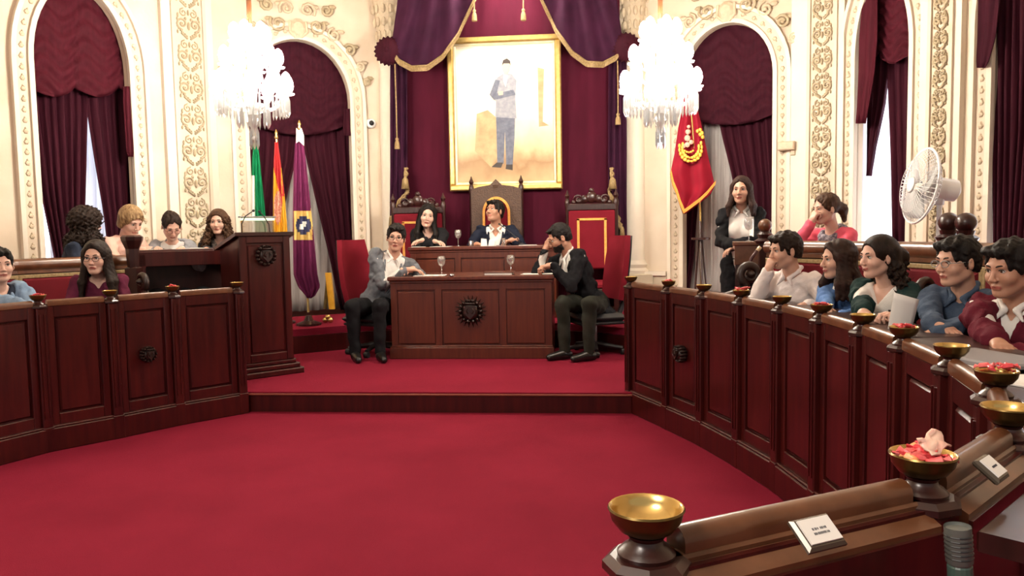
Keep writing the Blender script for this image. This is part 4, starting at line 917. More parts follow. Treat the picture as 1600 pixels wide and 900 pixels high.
hanging(f, 8.06, [(222, 461, 474), (260, 459, 479), (330, 458, 486), (380, 458, 491), (430, 459, 496), (448, 466, 500), (462, 478, 492), (466, 480, 486)], [FP, FE, FB, FW], pf, 3, .03)
m = MB(); a = atd(467, 216, 8.0); m.sheet([[tuple(atd(x, y, 8.02)) for y in np.linspace(y0, y1, 5)] for x, y0, y1 in ((463, 200, 224), (467, 204, 220), (471, 200, 224), (475, 212, 228))], .008); m.build('white_ribbon', FW, f)
f = thing('banner', 'crimson gold-fringed pointed banner with embroidered wreath on a stand, right', 'banner', tuple(atd(1094, 465, 8.2)))
ban = [(130, 1071, 1078), (160, 1068, 1087), (200, 1060, 1097), (240, 1054, 1105), (272, 1047, 1113), (290, 1051, 1117), (304, 1057, 1110), (320, 1062, 1090), (334, 1067, 1071)]
hanging(f, 8.2, ban, [BAN], lambda x, y: 0, 2, .03)
m = MB()
edge = [(1047, 272), (1051, 290), (1057, 304), (1062, 320), (1068, 334), (1080, 325), (1092, 316), (1104, 305), (1117, 289)]
P = [tuple(atd(x, y, 8.14)) for x, y in edge]; Q = [tuple(atd(x + (1.5 if x < 1067 else 1.5), y - 7, 8.14)) for x, y in edge]
m.sheet([P, Q], .02); m.build('gold_fringe', pm('banner_fringe', rgb(206, 128, 42), rgb(224, 154, 62), 80, .6), f)
m = MB()
for k in range(13):
    q = pi * .92 + (pi * 1.16) * k / 12
    for rr, dq in ((17.5, .10), (13, -.10)): m.ball(tuple(atd(1079 + rr * cos(q + dq), 231 - rr * 1.2 * sin(q + dq), 8.135)), (.013 + .012 * abs(sin(q)), .010, .012 + .014 * abs(cos(q))), 6)
for k in range(5): m.ball(tuple(atd(1070 + k * 3.2, 238 - (k - 2) ** 2 * .6, 8.13)), (.014, .010, .012), 6)
for x, y in ((1094, 203), (1097, 208), (1098, 214), (1094, 210), (1090, 205)): m.ball(tuple(atd(x, y, 8.14)), (.02, .012, .022), 6)
stuff(m.build('gold_wreath', pm('gold_thread', rgb(226, 168, 52), rgb(236, 190, 90), 60, .5, .2), f, smooth=True))
m = MB()
for x, y, r in ((1075, 206, .03), (1074, 216, .035), (1074, 226, .03), (1080, 222, .025), (1068, 228, .025), (1076, 198, .02)): m.ball(tuple(atd(x, y, 8.14)), (r, .012, r), 8)
m.build('embroidered_figure', pm('pale_thread', rgb(206, 140, 130), rgb(222, 176, 150), 60, .6), f, smooth=True)
a = atd(1076, 128, 8.22); b = atd(1094, 330, 8.22); MB().tube([tuple(a), tuple(b), tuple(atd(1096, 474, 8.22))], .012, 8).build('pole', BRASS, f)
for dx, dd in ((-13, .12), (12, .05), (2, -.16)):
    e = atd(1096 + dx, 474, 8.2 + dd); e[2] = ZD; MB().tube([tuple(atd(1094, 345, 8.22)), tuple(e)], .012, 6).build('stand_leg', WOODD, f)
c = atd(1095, 373, 8.22); MB().lathe([(.085, -.012), (.10, -.01), (.10, .012), (.085, .014)], 16, T(*c)).build('stand_collar', WOODD, f)
# brass leaning stand by the curtain
p = atd(515, 486, 8.35); o = thing('brass_stand', 'small brass stand of two leaning bars with three ball feet, by the left curtain', 'stand', (p[0], p[1], ZD))
MB().add(*(lambda a, b, w: ([tuple(a + np.array([s_ * w, t_ * .02, 0])) for s_ in (-1, 1) for t_ in (-1, 1)] + [tuple(b + np.array([s_ * w, t_ * .02, 0])) for s_ in (-1, 1) for t_ in (-1, 1)], [(0, 1, 3, 2), (4, 6, 7, 5), (0, 4, 5, 1), (2, 3, 7, 6), (0, 2, 6, 4), (1, 5, 7, 3)]))(atd(519, 483, 8.35), atd(513, 426, 8.42), .03)).build('bright_bar', pm('yellow_brass', rgb(222, 160, 40), rgb(236, 180, 70), 8, .3, .4), o)
MB().tube([tuple(atd(508, 483, 8.4)), tuple(atd(513, 428, 8.45))], .022, 8).build('dark_bar', BRASS_D, o)
for x, y in ((508, 486), (516, 487), (512, 479)): q = atd(x, y, 8.3); MB().ball((q[0], q[1], ZD + .03 + (.03 if y < 480 else 0)), .032, 10).build('ball_foot', BRASS, o, smooth=True)
# ------------------------------------------------------------------ wall fittings, fan
a, z = B2.sz(579, 193, .02); p = B2.pt(a, .02, z); Mw = frame(p, (B2.t[0], B2.t[1], 0), (0, 0, 1), (B2.n[0], B2.n[1], 0)); o = thing('security_camera', 'small white dome camera on the pale wall right of the left arch', 'camera', p)
MB().lathe([(.06, -.02), (.062, .02), (.05, .04), (.042, .045)], 20, Mw).build('housing', WHITEP, o, smooth=True, angle=40); MB().ball((0, 0, .04), (.034, .034, .03), 12, Mw).build('lens_dome', BLACKP, o, smooth=True)
a, z = B3.sz(1229, 228, .1); p = B3.pt(a, .09, z); Mw = frame(p, (B3.t[0], B3.t[1], 0), (0, 0, 1), (B3.n[0], B3.n[1], 0)); o = thing('wall_box', 'small cream box fixed to the wall right of the right arch', 'wall_fitting', p)  # small wall box, understood as a bracket light and built unlit
MB().box((0, 0, 0), (.17, .09, .12), Mw, bev=.012).build('box', RELIEF_L, o); MB().box((.06, -.07, -.04), (.05, .06, .08), Mw, bev=.006).build('bracket', RELIEF_L, o)
def fan():
    D = 5.7; c = atd(1448, 291, D); o = thing('pedestal_fan', 'white pedestal fan with wire guard standing behind the right-hand bench', 'fan', (*atd(1484, 450, D + .1)[:2], ZS))
    ax = np.array([-.98, -.02, .16]); ax /= np.linalg.norm(ax); x = np.cross((0, 0, 1), ax); x /= np.linalg.norm(x); y = np.cross(ax, x); M = frame(c, x, y, ax); R = .275
    g = MB()
    for s_, zz in ((1, .06), (-1, -.06)):
        for k in range(48): q = 2 * pi * k / 48; g.tube([(.06 * cos(q), .06 * sin(q), zz), (R * .75 * cos(q), R * .75 * sin(q), zz * .9), (R * cos(q), R * sin(q), 0)], .0022, 4, M)
        for rr in (.12, .2): g.tube([(rr * cos(2 * pi * k / 32), rr * sin(2 * pi * k / 32), zz * .95) for k in range(33)], .002, 4, M)
    g.build('wire_guard', WHITEP, o)
    MB().tube([(R * cos(2 * pi * k / 40), R * sin(2 * pi * k / 40), 0) for k in range(41)], .009, 6, M).build('guard_rim', WHITEP, o, smooth=True)
    MB().lathe([(.001, .055), (.05, .06), (.06, .066), (.05, .075), (.001, .078)], 20, M).build('badge', WHITEP, o, smooth=True)
    for k in range(3):
        b = MB(); G = []
        for i in range(7):
            t = i / 6; row = []
            for j in range(7): s_ = j / 6 - .5; r = .04 + t * .20; q = s_ * (1.0 + .25 * sin(pi * t)) + t * .35 + k * 2.094; row.append((r * cos(q), r * sin(q), -s_ * .07))
            G.append(row)
        b.sheet(G, .004, M); b.build('blade', pm('fan_blade', (.42, .42, .42, 1), rough=.4), o, smooth=True)
    MB().lathe([(.05, -.06), (.085, -.08), (.08, -.25), (.03, -.28)][::-1], 18, M).build('motor_housing', WHITEP, o, smooth=True, angle=50)
    n = c - ax * .14; MB().tube([tuple(n), (n[0], n[1], n[2] - .12)], [.045, .03], 10).build('neck', WHITEP, o, smooth=True)
    MB().tube([(n[0], n[1], n[2] - .1), (n[0], n[1], ZS + .04)], .018, 10).build('pole', WHITEP, o); MB().lathe([(.2, ZS), (.2, ZS + .02), (.05, ZS + .05)], 24, T(n[0], n[1], 0)).build('base', WHITEP, o)
    o.location = (n[0], n[1], ZS)
    for ch in o.children: ch.location = Vector((0, 0, 0))
    return o
def _fan():
    # built around its own pole: root first, parts after
    o = fan(); return o
FAN = _fan()
# ------------------------------------------------------------------ table ware and papers
gob0 = thing('wine_glass', '', 'glass', (0, 0, 0))
MB().lathe([(.004, .085), (.026, .10), (.038, .13), (.038, .155), (.033, .185), (.0315, .185), (.036, .155), (.036, .13), (.025, .103), (.003, .089)], 20).build('bowl', GLASS, gob0, smooth=True, local=True)
MB().lathe([(.036, 0), (.034, .004), (.006, .010), (.004, .02), (.0045, .085)], 16).build('stem', GLASS, gob0, smooth=True, local=True)
GB = [(atd(716, 384, 8.62), 1.195, 'wine glass on the upper desk beside the woman in black'), (atd(690, 425, 7.4), .94, 'wine glass on the left half of the lower desk'), (atd(798, 424, 7.4), .94, 'wine glass on the right half of the lower desk behind the papers'), (atd(1170, 380, 6.05), 1.24, 'wine glass on the end desk in front of the standing woman')]
for k, (p, z, lab) in enumerate(GB):
    if k == 0: gob0.location = (p[0], p[1], z); gob0['label'] = lab; gob0['group'] = 'stemmed glasses'
    else: dup(gob0, (p[0], p[1], z), 0, lab, 'stemmed glasses')
def sheet_paper(c, w, d, rz, label, z, n=1, name='paper_sheet', th=.004):
    o = tag(MB().box((0, 0, th / 2), (w, d, th), RZ(rz)).build(name, PAPER), label, 'paper'); o.location = (c[0], c[1], z); return o
for px, D, w, d, rz, z, lab in ((672, 7.42, .30, .2, .05, .94, 'white sheets in front of the man in grey on the lower desk'), (840, 7.36, .30, .2, -.12, .94, 'open white papers before the bearded man'),
                                (655, 8.62, .16, .16, .2, 1.195, 'paper under the folded arms of the woman in black'), (690, 8.6, .22, .14, -.1, 1.195, 'flat paper in front of the wine glass on the upper desk'), (825, 8.62, .2, .15, .1, 1.195, 'thin papers on the right end of the upper desk')):
    p = atd(px, 420, D); sheet_paper(p, w, d, rz, lab, z)
p = atd(780, 425, 7.36); o = thing('folder', 'white document folder with dark edge on the lower desk', 'folder', (p[0], p[1], .94)); 
MB().box((p[0], p[1], .953), (.26, .2, .022)).build('pages', PAPER, o); MB().box((p[0], p[1], .967), (.29, .21, .005)).build('cover', DESKW, o); MB().box((p[0], p[1], .9415), (.29, .21, .003)).build('cover', DESKW, o)
p = atd(706, 428, 7.25); o = tag(MB().lathe([(.02, 0), (.026, .008), (.018, .02), (.004, .024)], 12).build('paperweight', GREYP), 'small round metal weight on the lower desk front edge', 'paperweight'); o.location = (p[0], p[1], .94)
for px, h, r, lab in ((736, .06, .03, 'clear water tumbler left of the white packets on the upper desk'), (787, .085, .026, 'clear water tumbler right of the white packets on the upper desk')):
    p = atd(px, 384, 8.6); o = tag(MB().lathe([(r * .8, 0), (r, h), (r * .92, h), (r * .72, .006), (.001, .006)], 16).build('tumbler', GLASS, smooth=True), lab, 'glass'); o.location = (p[0], p[1], 1.195)
for k, (px, w, h, rz, lab) in enumerate(((756, .07, .085, .3, 'crumpled white packet standing on the upper desk, left one'), (769, .08, .07, -.3, 'white folded card standing on the upper desk'))):
    p = atd(px, 384, 8.55); m = MB(); m.add([(-w / 2, -.02, 0), (w / 2, -.02, 0), (w / 2, .02, 0), (-w / 2, .02, 0), (-w * .4, -.005, h), (w * .45, 0, h * .9), (w * .4, .012, h * .92), (-w * .38, .012, h)], [(3, 2, 1, 0), (4, 5, 6, 7), (0, 1, 5, 4), (1, 2, 6, 5), (2, 3, 7, 6), (3, 0, 4, 7)], RZ(rz)); o = tag(m.build('white_packet', PAPER), lab, 'packet'); o.location = (p[0], p[1], 1.195)
q = [tuple(atd(x, y, 8.62)) for x, y in ((815, 385), (808, 372), (796, 362), (780, 350))]; o = thing('gooseneck_microphone', 'thin black gooseneck microphone on the upper desk before the throne', 'microphone', (q[0][0], q[0][1], 1.195))
MB().tube(q, .005, 6).build('gooseneck', BLACKP, o, smooth=True); MB().ball(q[-1], .012, 8).build('head', BLACKP, o, smooth=True); MB().lathe([(.035, 1.195), (.03, 1.215), (.008, 1.22)], 14, T(q[0][0], q[0][1], 0)).build('base', BLACKP, o)
# papers on the right-hand desk
for px, py, rz, w, d, lab in ((1560, 575, .3, .3, .2, 'white sheets behind the sweets bowl before the boy in maroon'), (1598, 588, .5, .26, .18, 'papers at the right frame edge on the writing desk')):
    p = atz(px, py, .915); sheet_paper(p, w, d, rz, lab, .911)
p = atd(1440, 640, .0 + 2.2)
# ================================================================== PEOPLE
class SDF:
    """signed distance grid: smooth unions of tapered limbs, polygonised with surface nets"""
    def __init__(s, lo, hi, res):
        s.lo = np.array(lo, float); s.res = res; s.n = np.maximum(4, np.ceil((np.array(hi) - s.lo) / res).astype(int) + 1)
        s.f = np.full(s.n, .08, np.float32); s.ax = [s.lo[i] + res * np.arange(s.n[i]) for i in range(3)]
    def win(s, lo, hi):
        a = np.clip(np.floor((np.array(lo) - s.lo) / s.res).astype(int), 0, s.n - 1); b = np.clip(np.ceil((np.array(hi) - s.lo) / s.res).astype(int) + 1, 0, s.n)
        if (b - a < 1).any(): return None
        sl = tuple(slice(a[i], b[i]) for i in range(3)); X = [s.ax[i][sl[i]].astype(np.float32) for i in range(3)]
        return sl, (X[0][:, None, None], X[1][None, :, None], X[2][None, None, :])
    def put(s, sl, d, k, op):
        a = s.f[sl]
        if op == 'u':
            if k: h = np.clip(.5 + .5 * (a - d) / k, 0, 1); s.f[sl] = a + (d - a) * h - k * h * (1 - h)
            else: s.f[sl] = np.minimum(a, d)
        elif op == 'i': s.f[sl] = np.maximum(a, d)
        else:
            d = -d
            if k: h = np.clip(.5 - .5 * (a - d) / k, 0, 1); s.f[sl] = a + (d - a) * h + k * h * (1 - h)
            else: s.f[sl] = np.maximum(a, d)
        return s
    def cap(s, a, b, r1, r2=None, k=.015, op='u', sq=None):
        a = np.array(a, float); b = np.array(b, float); r2 = r1 if r2 is None else r2; R = max(r1, r2) + k + 2.5 * s.res
        w = s.win(np.minimum(a, b) - R, np.maximum(a, b) + R)
        if w is None: return s
        sl, (X, Y, Z) = w; ab = b - a; L = max(ab @ ab, 1e-9)
        t = np.clip(((X - a[0]) * ab[0] + (Y - a[1]) * ab[1] + (Z - a[2]) * ab[2]) / L, 0, 1)
        d = np.sqrt((X - a[0] - t * ab[0]) ** 2 + (Y - a[1] - t * ab[1]) ** 2 + (Z - a[2] - t * ab[2]) ** 2) - (r1 + (r2 - r1) * t)
        return s.put(sl, d, k, op)
    def chain(s, P, R, k=.015, op='u'):
        for i in range(len(P) - 1): s.cap(P[i], P[i + 1], R[i], R[i + 1], k, op)
        return s
    def ell(s, c, r, Rm=None, k=.015, op='u'):
        c = np.array(c, float); r = np.array(r, float); m = max(r) + k + 2.5 * s.res if Rm is not None else r + k + 2.5 * s.res
        w = s.win(c - m, c + m)
        if w is None: return s
        sl, (X, Y, Z) = w; X = X - c[0]; Y = Y - c[1]; Z = Z - c[2]
        if Rm is not None: X, Y, Z = (Rm[0, i] * X + Rm[1, i] * Y + Rm[2, i] * Z for i in range(3))
        k0 = np.sqrt((X / r[0]) ** 2 + (Y / r[1]) ** 2 + (Z / r[2]) ** 2); k1 = np.sqrt((X / r[0] ** 2) ** 2 + (Y / r[1] ** 2) ** 2 + (Z / r[2] ** 2) ** 2) + 1e-6
        return s.put(sl, k0 * (k0 - 1) / k1, k, op)
    def fun(s, fn, k=0, op='s'):
        sl, P = s.win(s.lo - 1, s.lo + s.n * s.res + 1); s.put(sl, np.broadcast_to(fn(*P), s.f.shape).astype(np.float32), k, op); return s
    def noise(s, amp, fr, seed=0):
        X, Y, Z = s.ax[0][:, None, None], s.ax[1][None, :, None], s.ax[2][None, None, :]; r = np.random.RandomState(seed); t = 0
        for q in range(7): v = r.randn(3); v = v / np.linalg.norm(v) * fr * (1 + .25 * q); t = t + np.sin(v[0] * X + v[1] * Y + v[2] * Z + r.rand() * 6) / (1 + .3 * q)
        s.f += (amp * .5 * t).astype(np.float32); return s
    def lump(s, amp, fr, seed=0, zmax=None):
        X, Y, Z = s.ax[0][:, None, None], s.ax[1][None, :, None], s.ax[2][None, None, :]; t = 0
        for q in range(2):
            v = np.array(Matrix.Rotation(seed + q * 1.3, 3, 'X') @ Matrix.Rotation(seed * .7 + q, 3, 'Z')) * fr * (1 + .37 * q); w = 3 * np.sin(8 * Z + q)
            t = t + np.sin(v[0, 0] * X + v[0, 1] * Y + v[0, 2] * Z + w) * np.sin(v[1, 0] * X + v[1, 1] * Y + v[1, 2] * Z - w) * np.sin(v[2, 0] * X + v[2, 1] * Y + v[2, 2] * Z + 1 + w)
        s.f += (amp * t * (1 if zmax is None else np.clip((zmax - Z) / .06, 0, 1))).astype(np.float32); return s
    def mesh(s):
        f = s.f.copy(); f[0] = f[-1] = .02; f[:, 0] = f[:, -1] = .02; f[:, :, 0] = f[:, :, -1] = .02
        sg = f < 0; n = f.shape; cnt = np.zeros([k - 1 for k in n], np.int8)
        C = [(i, j, k) for i in (0, 1) for j in (0, 1) for k in (0, 1)]; cut = lambda A, c: A[c[0]:n[0] - 1 + c[0], c[1]:n[1] - 1 + c[1], c[2]:n[2] - 1 + c[2]]
        for c in C: cnt += cut(sg, c)
        I = np.argwhere((cnt > 0) & (cnt < 8))
        if len(I) == 0: return np.zeros((0, 3)), np.zeros((0, 4), int)
        ix = np.full(cnt.shape, -1, np.int32); ix[tuple(I.T)] = np.arange(len(I))
        val = {c: f[tuple((I + c).T)] for c in C}; acc = np.zeros((len(I), 3)); num = np.zeros(len(I))
        for a in C:
            for d in range(3):
                if a[d] == 0:
                    b = list(a); b[d] = 1; va, vb = val[a], val[tuple(b)]; m = (va < 0) != (vb < 0); t = np.where(m, va / np.where(m, va - vb, 1), 0)
                    p = np.tile(np.array(a, float), (len(I), 1)); p[:, d] += t; acc += p * m[:, None]; num += m
        V = s.lo + (I + acc / num[:, None]) * s.res; F = []
        for d in range(3):
            o = [k for k in range(3) if k != d]; sA = [slice(1, n[k] - 1) for k in range(3)]; sA[d] = slice(0, n[d] - 1); sB = list(sA); sB[d] = slice(1, n[d])
            A = sg[tuple(sA)]; B = sg[tuple(sB)]; e = np.argwhere(A != B)
            if len(e) == 0: continue
            flip = A[tuple(e.T)]; e = e.copy()
            for k in o: e[:, k] += 1
            u = np.zeros(3, int); v = np.zeros(3, int); u[o[0]] = 1; v[o[1]] = 1
            q = np.stack([ix[tuple((e - u - v).T)], ix[tuple((e - v).T)], ix[tuple(e.T)], ix[tuple((e - u).T)]], 1)
            if d == 1: flip = ~flip
            q[~flip] = q[~flip][:, ::-1]; F.append(q)
        F = np.concatenate(F); return V, F[(F >= 0).all(1)]
def mk_mesh(name, VF, mats, parent, mi=None):
    V = np.concatenate([v for v, f in VF]); off = 0; F = []
    for v, f in VF: F.append(f + off); off += len(v)
    F = np.concatenate(F).astype(np.int32); me = bpy.data.meshes.new(name)
    me.vertices.add(len(V)); me.vertices.foreach_set('co', V.astype(np.float32).ravel()); me.loops.add(len(F) * 4); me.loops.foreach_set('vertex_index', F.ravel())
    me.polygons.add(len(F)); me.polygons.foreach_set('loop_start', np.arange(0, len(F) * 4, 4, dtype=np.int32)); me.polygons.foreach_set('use_smooth', np.ones(len(F), bool))
    for m in (mats if isinstance(mats, list) else [mats]): me.materials.append(m)
    if mi is not None: me.polygons.foreach_set('material_index', mi(V[F].mean(1)).astype(np.int32))
    me.update(calc_edges=True); o = bpy.data.objects.new(name, me); COL.objects.link(o); o.parent = parent; return o
def skin_mat(name, base, red):
    m = pm(name, base, red, 26, .5, detail=2); b = m.node_tree.nodes['Principled BSDF']; b.inputs['Subsurface Weight'].default_value = .08; b.inputs['Subsurface Radius'].default_value = (.01, .004, .002); return m
SKIN = {'fair': skin_mat('skin_fair', (.62, .37, .28, 1), (.67, .41, .315, 1)), 'warm': skin_mat('skin_warm', (.55, .31, .22, 1), (.60, .345, .245, 1)), 'tan': skin_mat('skin_tan', (.44, .225, .145, 1), (.48, .25, .165, 1))}
LIP = pm('lips', (.36, .10, .08, 1), (.42, .13, .10, 1), 30, .4); EYEW = pm('eye_white', (.7, .68, .64, 1), rough=.2); IRIS = pm('iris_brown', (.03, .014, .008, 1), rough=.15)
LASH = pm('lash_brow', (.025, .014, .01, 1), rough=.8)
def hairm(name, a, b): return pm(name, a, b, 14, .5, stretch=(5, 5, 1), bump=.4, bscale=120, spec=.2)
HAIR = {'black': hairm('hair_black', (.004, .003, .003, 1), (.010, .007, .006, 1)), 'dark': hairm('hair_dark_brown', (.008, .0035, .002, 1), (.020, .009, .005, 1)), 'brown': hairm('hair_brown', (.035, .015, .007, 1), (.075, .034, .015, 1)),
        'auburn': hairm('hair_auburn', (.05, .018, .010, 1), (.09, .034, .018, 1)), 'blonde': hairm('hair_blonde', (.13, .07, .03, 1), (.40, .26, .13, 1)), 'chest': hairm('hair_chestnut', (.016, .006, .004, 1), (.036, .014, .009, 1))}
def cloth(name, a, b, sc=9, **k): return pm(name, a, b, sc, .85, sheen=.04, bump=.25, spec=.25, bscale=180, **k)
CL = {'grey_tweed': cloth('grey_jacket', (.13, .14, .155, 1), (.17, .18, .20, 1), 30), 'navy': cloth('navy_suit', (.010, .013, .026, 1), (.016, .02, .036, 1)), 'black': cloth('black_cloth', (.008, .008, .010, 1), (.014, .014, .016, 1)), 'white': cloth('white_shirt', (.74, .72, .68, 1), (.8, .78, .75, 1)),
      'pinkwhite': cloth('rosy_white_shirt', (.76, .68, .66, 1), (.80, .73, .71, 1)), 'blue': cloth('blue_jumper', (.10, .20, .46, 1), (.13, .25, .53, 1)), 'denim': cloth('denim_shirt', (.045, .068, .112, 1), (.07, .10, .155, 1), 20), 'lightdenim': cloth('light_denim', (.17, .25, .37, 1), (.23, .32, .44, 1), 20),
      'maroon': cloth('maroon_cardigan', (.085, .008, .018, 1), (.12, .013, .026, 1)), 'coral': cloth('coral_top', (.72, .10, .15, 1), (.82, .14, .22, 1)), 'salmon': cloth('salmon_top', (.66, .40, .32, 1), (.74, .47, .39, 1)), 'heather': cloth('heather_cardigan', (.22, .225, .24, 1), (.30, .30, .32, 1), 24), 'plum': cloth('plum_top', (.085, .012, .03, 1), (.13, .02, .05, 1)),
      'darkblue': cloth('dark_blue_top', (.018, .024, .042, 1), (.03, .036, .056, 1)), 'green': cloth('bottle_green', (.010, .026, .026, 1), (.015, .036, .034, 1)), 'charcoal': cloth('charcoal', (.02, .02, .024, 1), (.032, .032, .036, 1)), 'beige': cloth('beige_trousers', (.34, .28, .2, 1), (.42, .35, .26, 1)), 'olive': cloth('dark_olive', (.02, .021, .016, 1), (.03, .031, .024, 1)), 'print': cloth('printed_blouse', (.02, .018, .02, 1), (.34, .28, .24, 1), 40)}
LEATHER = pm('black_leather', (.01, .009, .009, 1), rough=.3); SPEC = pm('spectacle_frame', (.02, .012, .01, 1), rough=.3); SPECR = pm('red_spectacle_frame', (.16, .02, .02, 1), rough=.3)
def rotm(yaw, pitch=0, roll=0): return np.array(Matrix.Rotation(yaw, 3, 'Z') @ Matrix.Rotation(-pitch, 3, 'X') @ Matrix.Rotation(roll, 3, 'Y'))   # pitch > 0 looks down
def ik(a, b, l1, l2, pole):
    a = np.array(a, float); b = np.array(b, float); d = b - a; L = np.linalg.norm(d); mx = (l1 + l2) * .995
    if L > mx: b = a + d * mx / L; d = b - a; L = mx
    x = (l1 * l1 - l2 * l2 + L * L) / (2 * L); h = sqrt(max(l1 * l1 - x * x, 0)); u = d / L; p = np.array(pole, float); p = p - u * (p @ u); p = p / (np.linalg.norm(p) + 1e-9); return a + u * x + p * h, b
def hand_sdf(w, d, nrm, side, curl, size, res, fore=None):
    """hand at wrist w; d = along the fingers, nrm = back of the hand; side +1 right hand, -1 left"""
    d = d / np.linalg.norm(d); nrm = nrm - d * (nrm @ d); nrm = nrm / np.linalg.norm(nrm); t = np.cross(d, nrm) * -side   # towards the thumb
    S = size / .18; P = lambda x, y, z: np.array(w) + (t * x + d * y + nrm * z) * S
    s = SDF(np.array(w) - .22 * S - .02, np.array(w) + .22 * S + .02, res)
    k = .008 * S
    for x, y0, r in ((.026, .082, .0125), (.008, .086, .0125), (-.010, .083, .0120), (-.026, .076, .0112)):
        s.cap(P(x * .5, .008, 0), P(x, y0, 0), .015 * S, r * S, .014 * S)
    s.cap(P(0, -.03, 0), P(0, .03, 0), .024 * S, .026 * S, .014 * S); s.cap(P(.02, .02, -.008), P(.022, .05, -.01), .017 * S, .013 * S, .012 * S)
    for i, (x, y0, L, r) in enumerate(((.028, .084, .074, .0088), (.009, .088, .082, .0090), (-.0105, .085, .076, .0086), (-.028, .077, .060, .0076))):
        p = P(x, y0, 0); sp = x * 1.1; a = 0; cc = curl * (1 + .08 * i)
        for q, (fr, bend) in enumerate(((.44, .75), (.31, 1.0), (.25, .7))):
            a += cc * bend; dr = d * cos(a) + t * sp * cos(a) - nrm * sin(a); dr = dr / np.linalg.norm(dr); e = p + dr * L * fr * S
            s.cap(p, e, (r - .0006 * q) * S, (r - .0006 * (q + 1)) * S, .003 * S if q else k); p = e
    p = P(.026, .022, -.006); dr = t * .72 + d * .66 - nrm * (.25 + .3 * min(curl, 1)); e = p + dr / np.linalg.norm(dr) * .042 * S; s.cap(p, e, .0135 * S, .0105 * S, .008 * S)
    dr2 = t * (.30 - .35 * min(curl, 1)) + d * .95 - nrm * (.2 + .4 * min(curl, 1)); e2 = e + dr2 / np.linalg.norm(dr2) * .032 * S; s.cap(e, e2, .0102 * S, .0085 * S, .003 * S); s.cap(e2, e2 + (dr2 - nrm * .2) / np.linalg.norm(dr2) * .022 * S, .0085 * S, .007 * S, .003 * S)
    if fore is not None:
        a, b, r1, r2 = fore; a = np.array(a); b = np.array(b)
        lo = np.minimum(np.minimum(a, b) - .08, s.lo); hi = np.maximum(np.maximum(a, b) + .08, s.lo + s.n * res)
        s2 = SDF(lo, hi, res); o = np.round((s.lo - s2.lo) / res).astype(int)
        # same primitives on the larger grid
        return hand_on(s2, s, a, b, r1, r2)
    return s.mesh()
def hand_on(s2, s, a, b, r1, r2):
    o = np.floor((s.lo - s2.lo) / s.res + 1e-6).astype(int); s2.lo = s.lo - o * s.res; s2.ax = [s2.lo[i] + s.res * np.arange(s2.n[i]) for i in range(3)]
    m = np.minimum(s.n, s2.n - o); s2.f[o[0]:o[0] + m[0], o[1]:o[1] + m[1], o[2]:o[2] + m[2]] = s.f[:m[0], :m[1], :m[2]]
    s2.cap(a, b, r1, r2, .02); return s2.mesh()
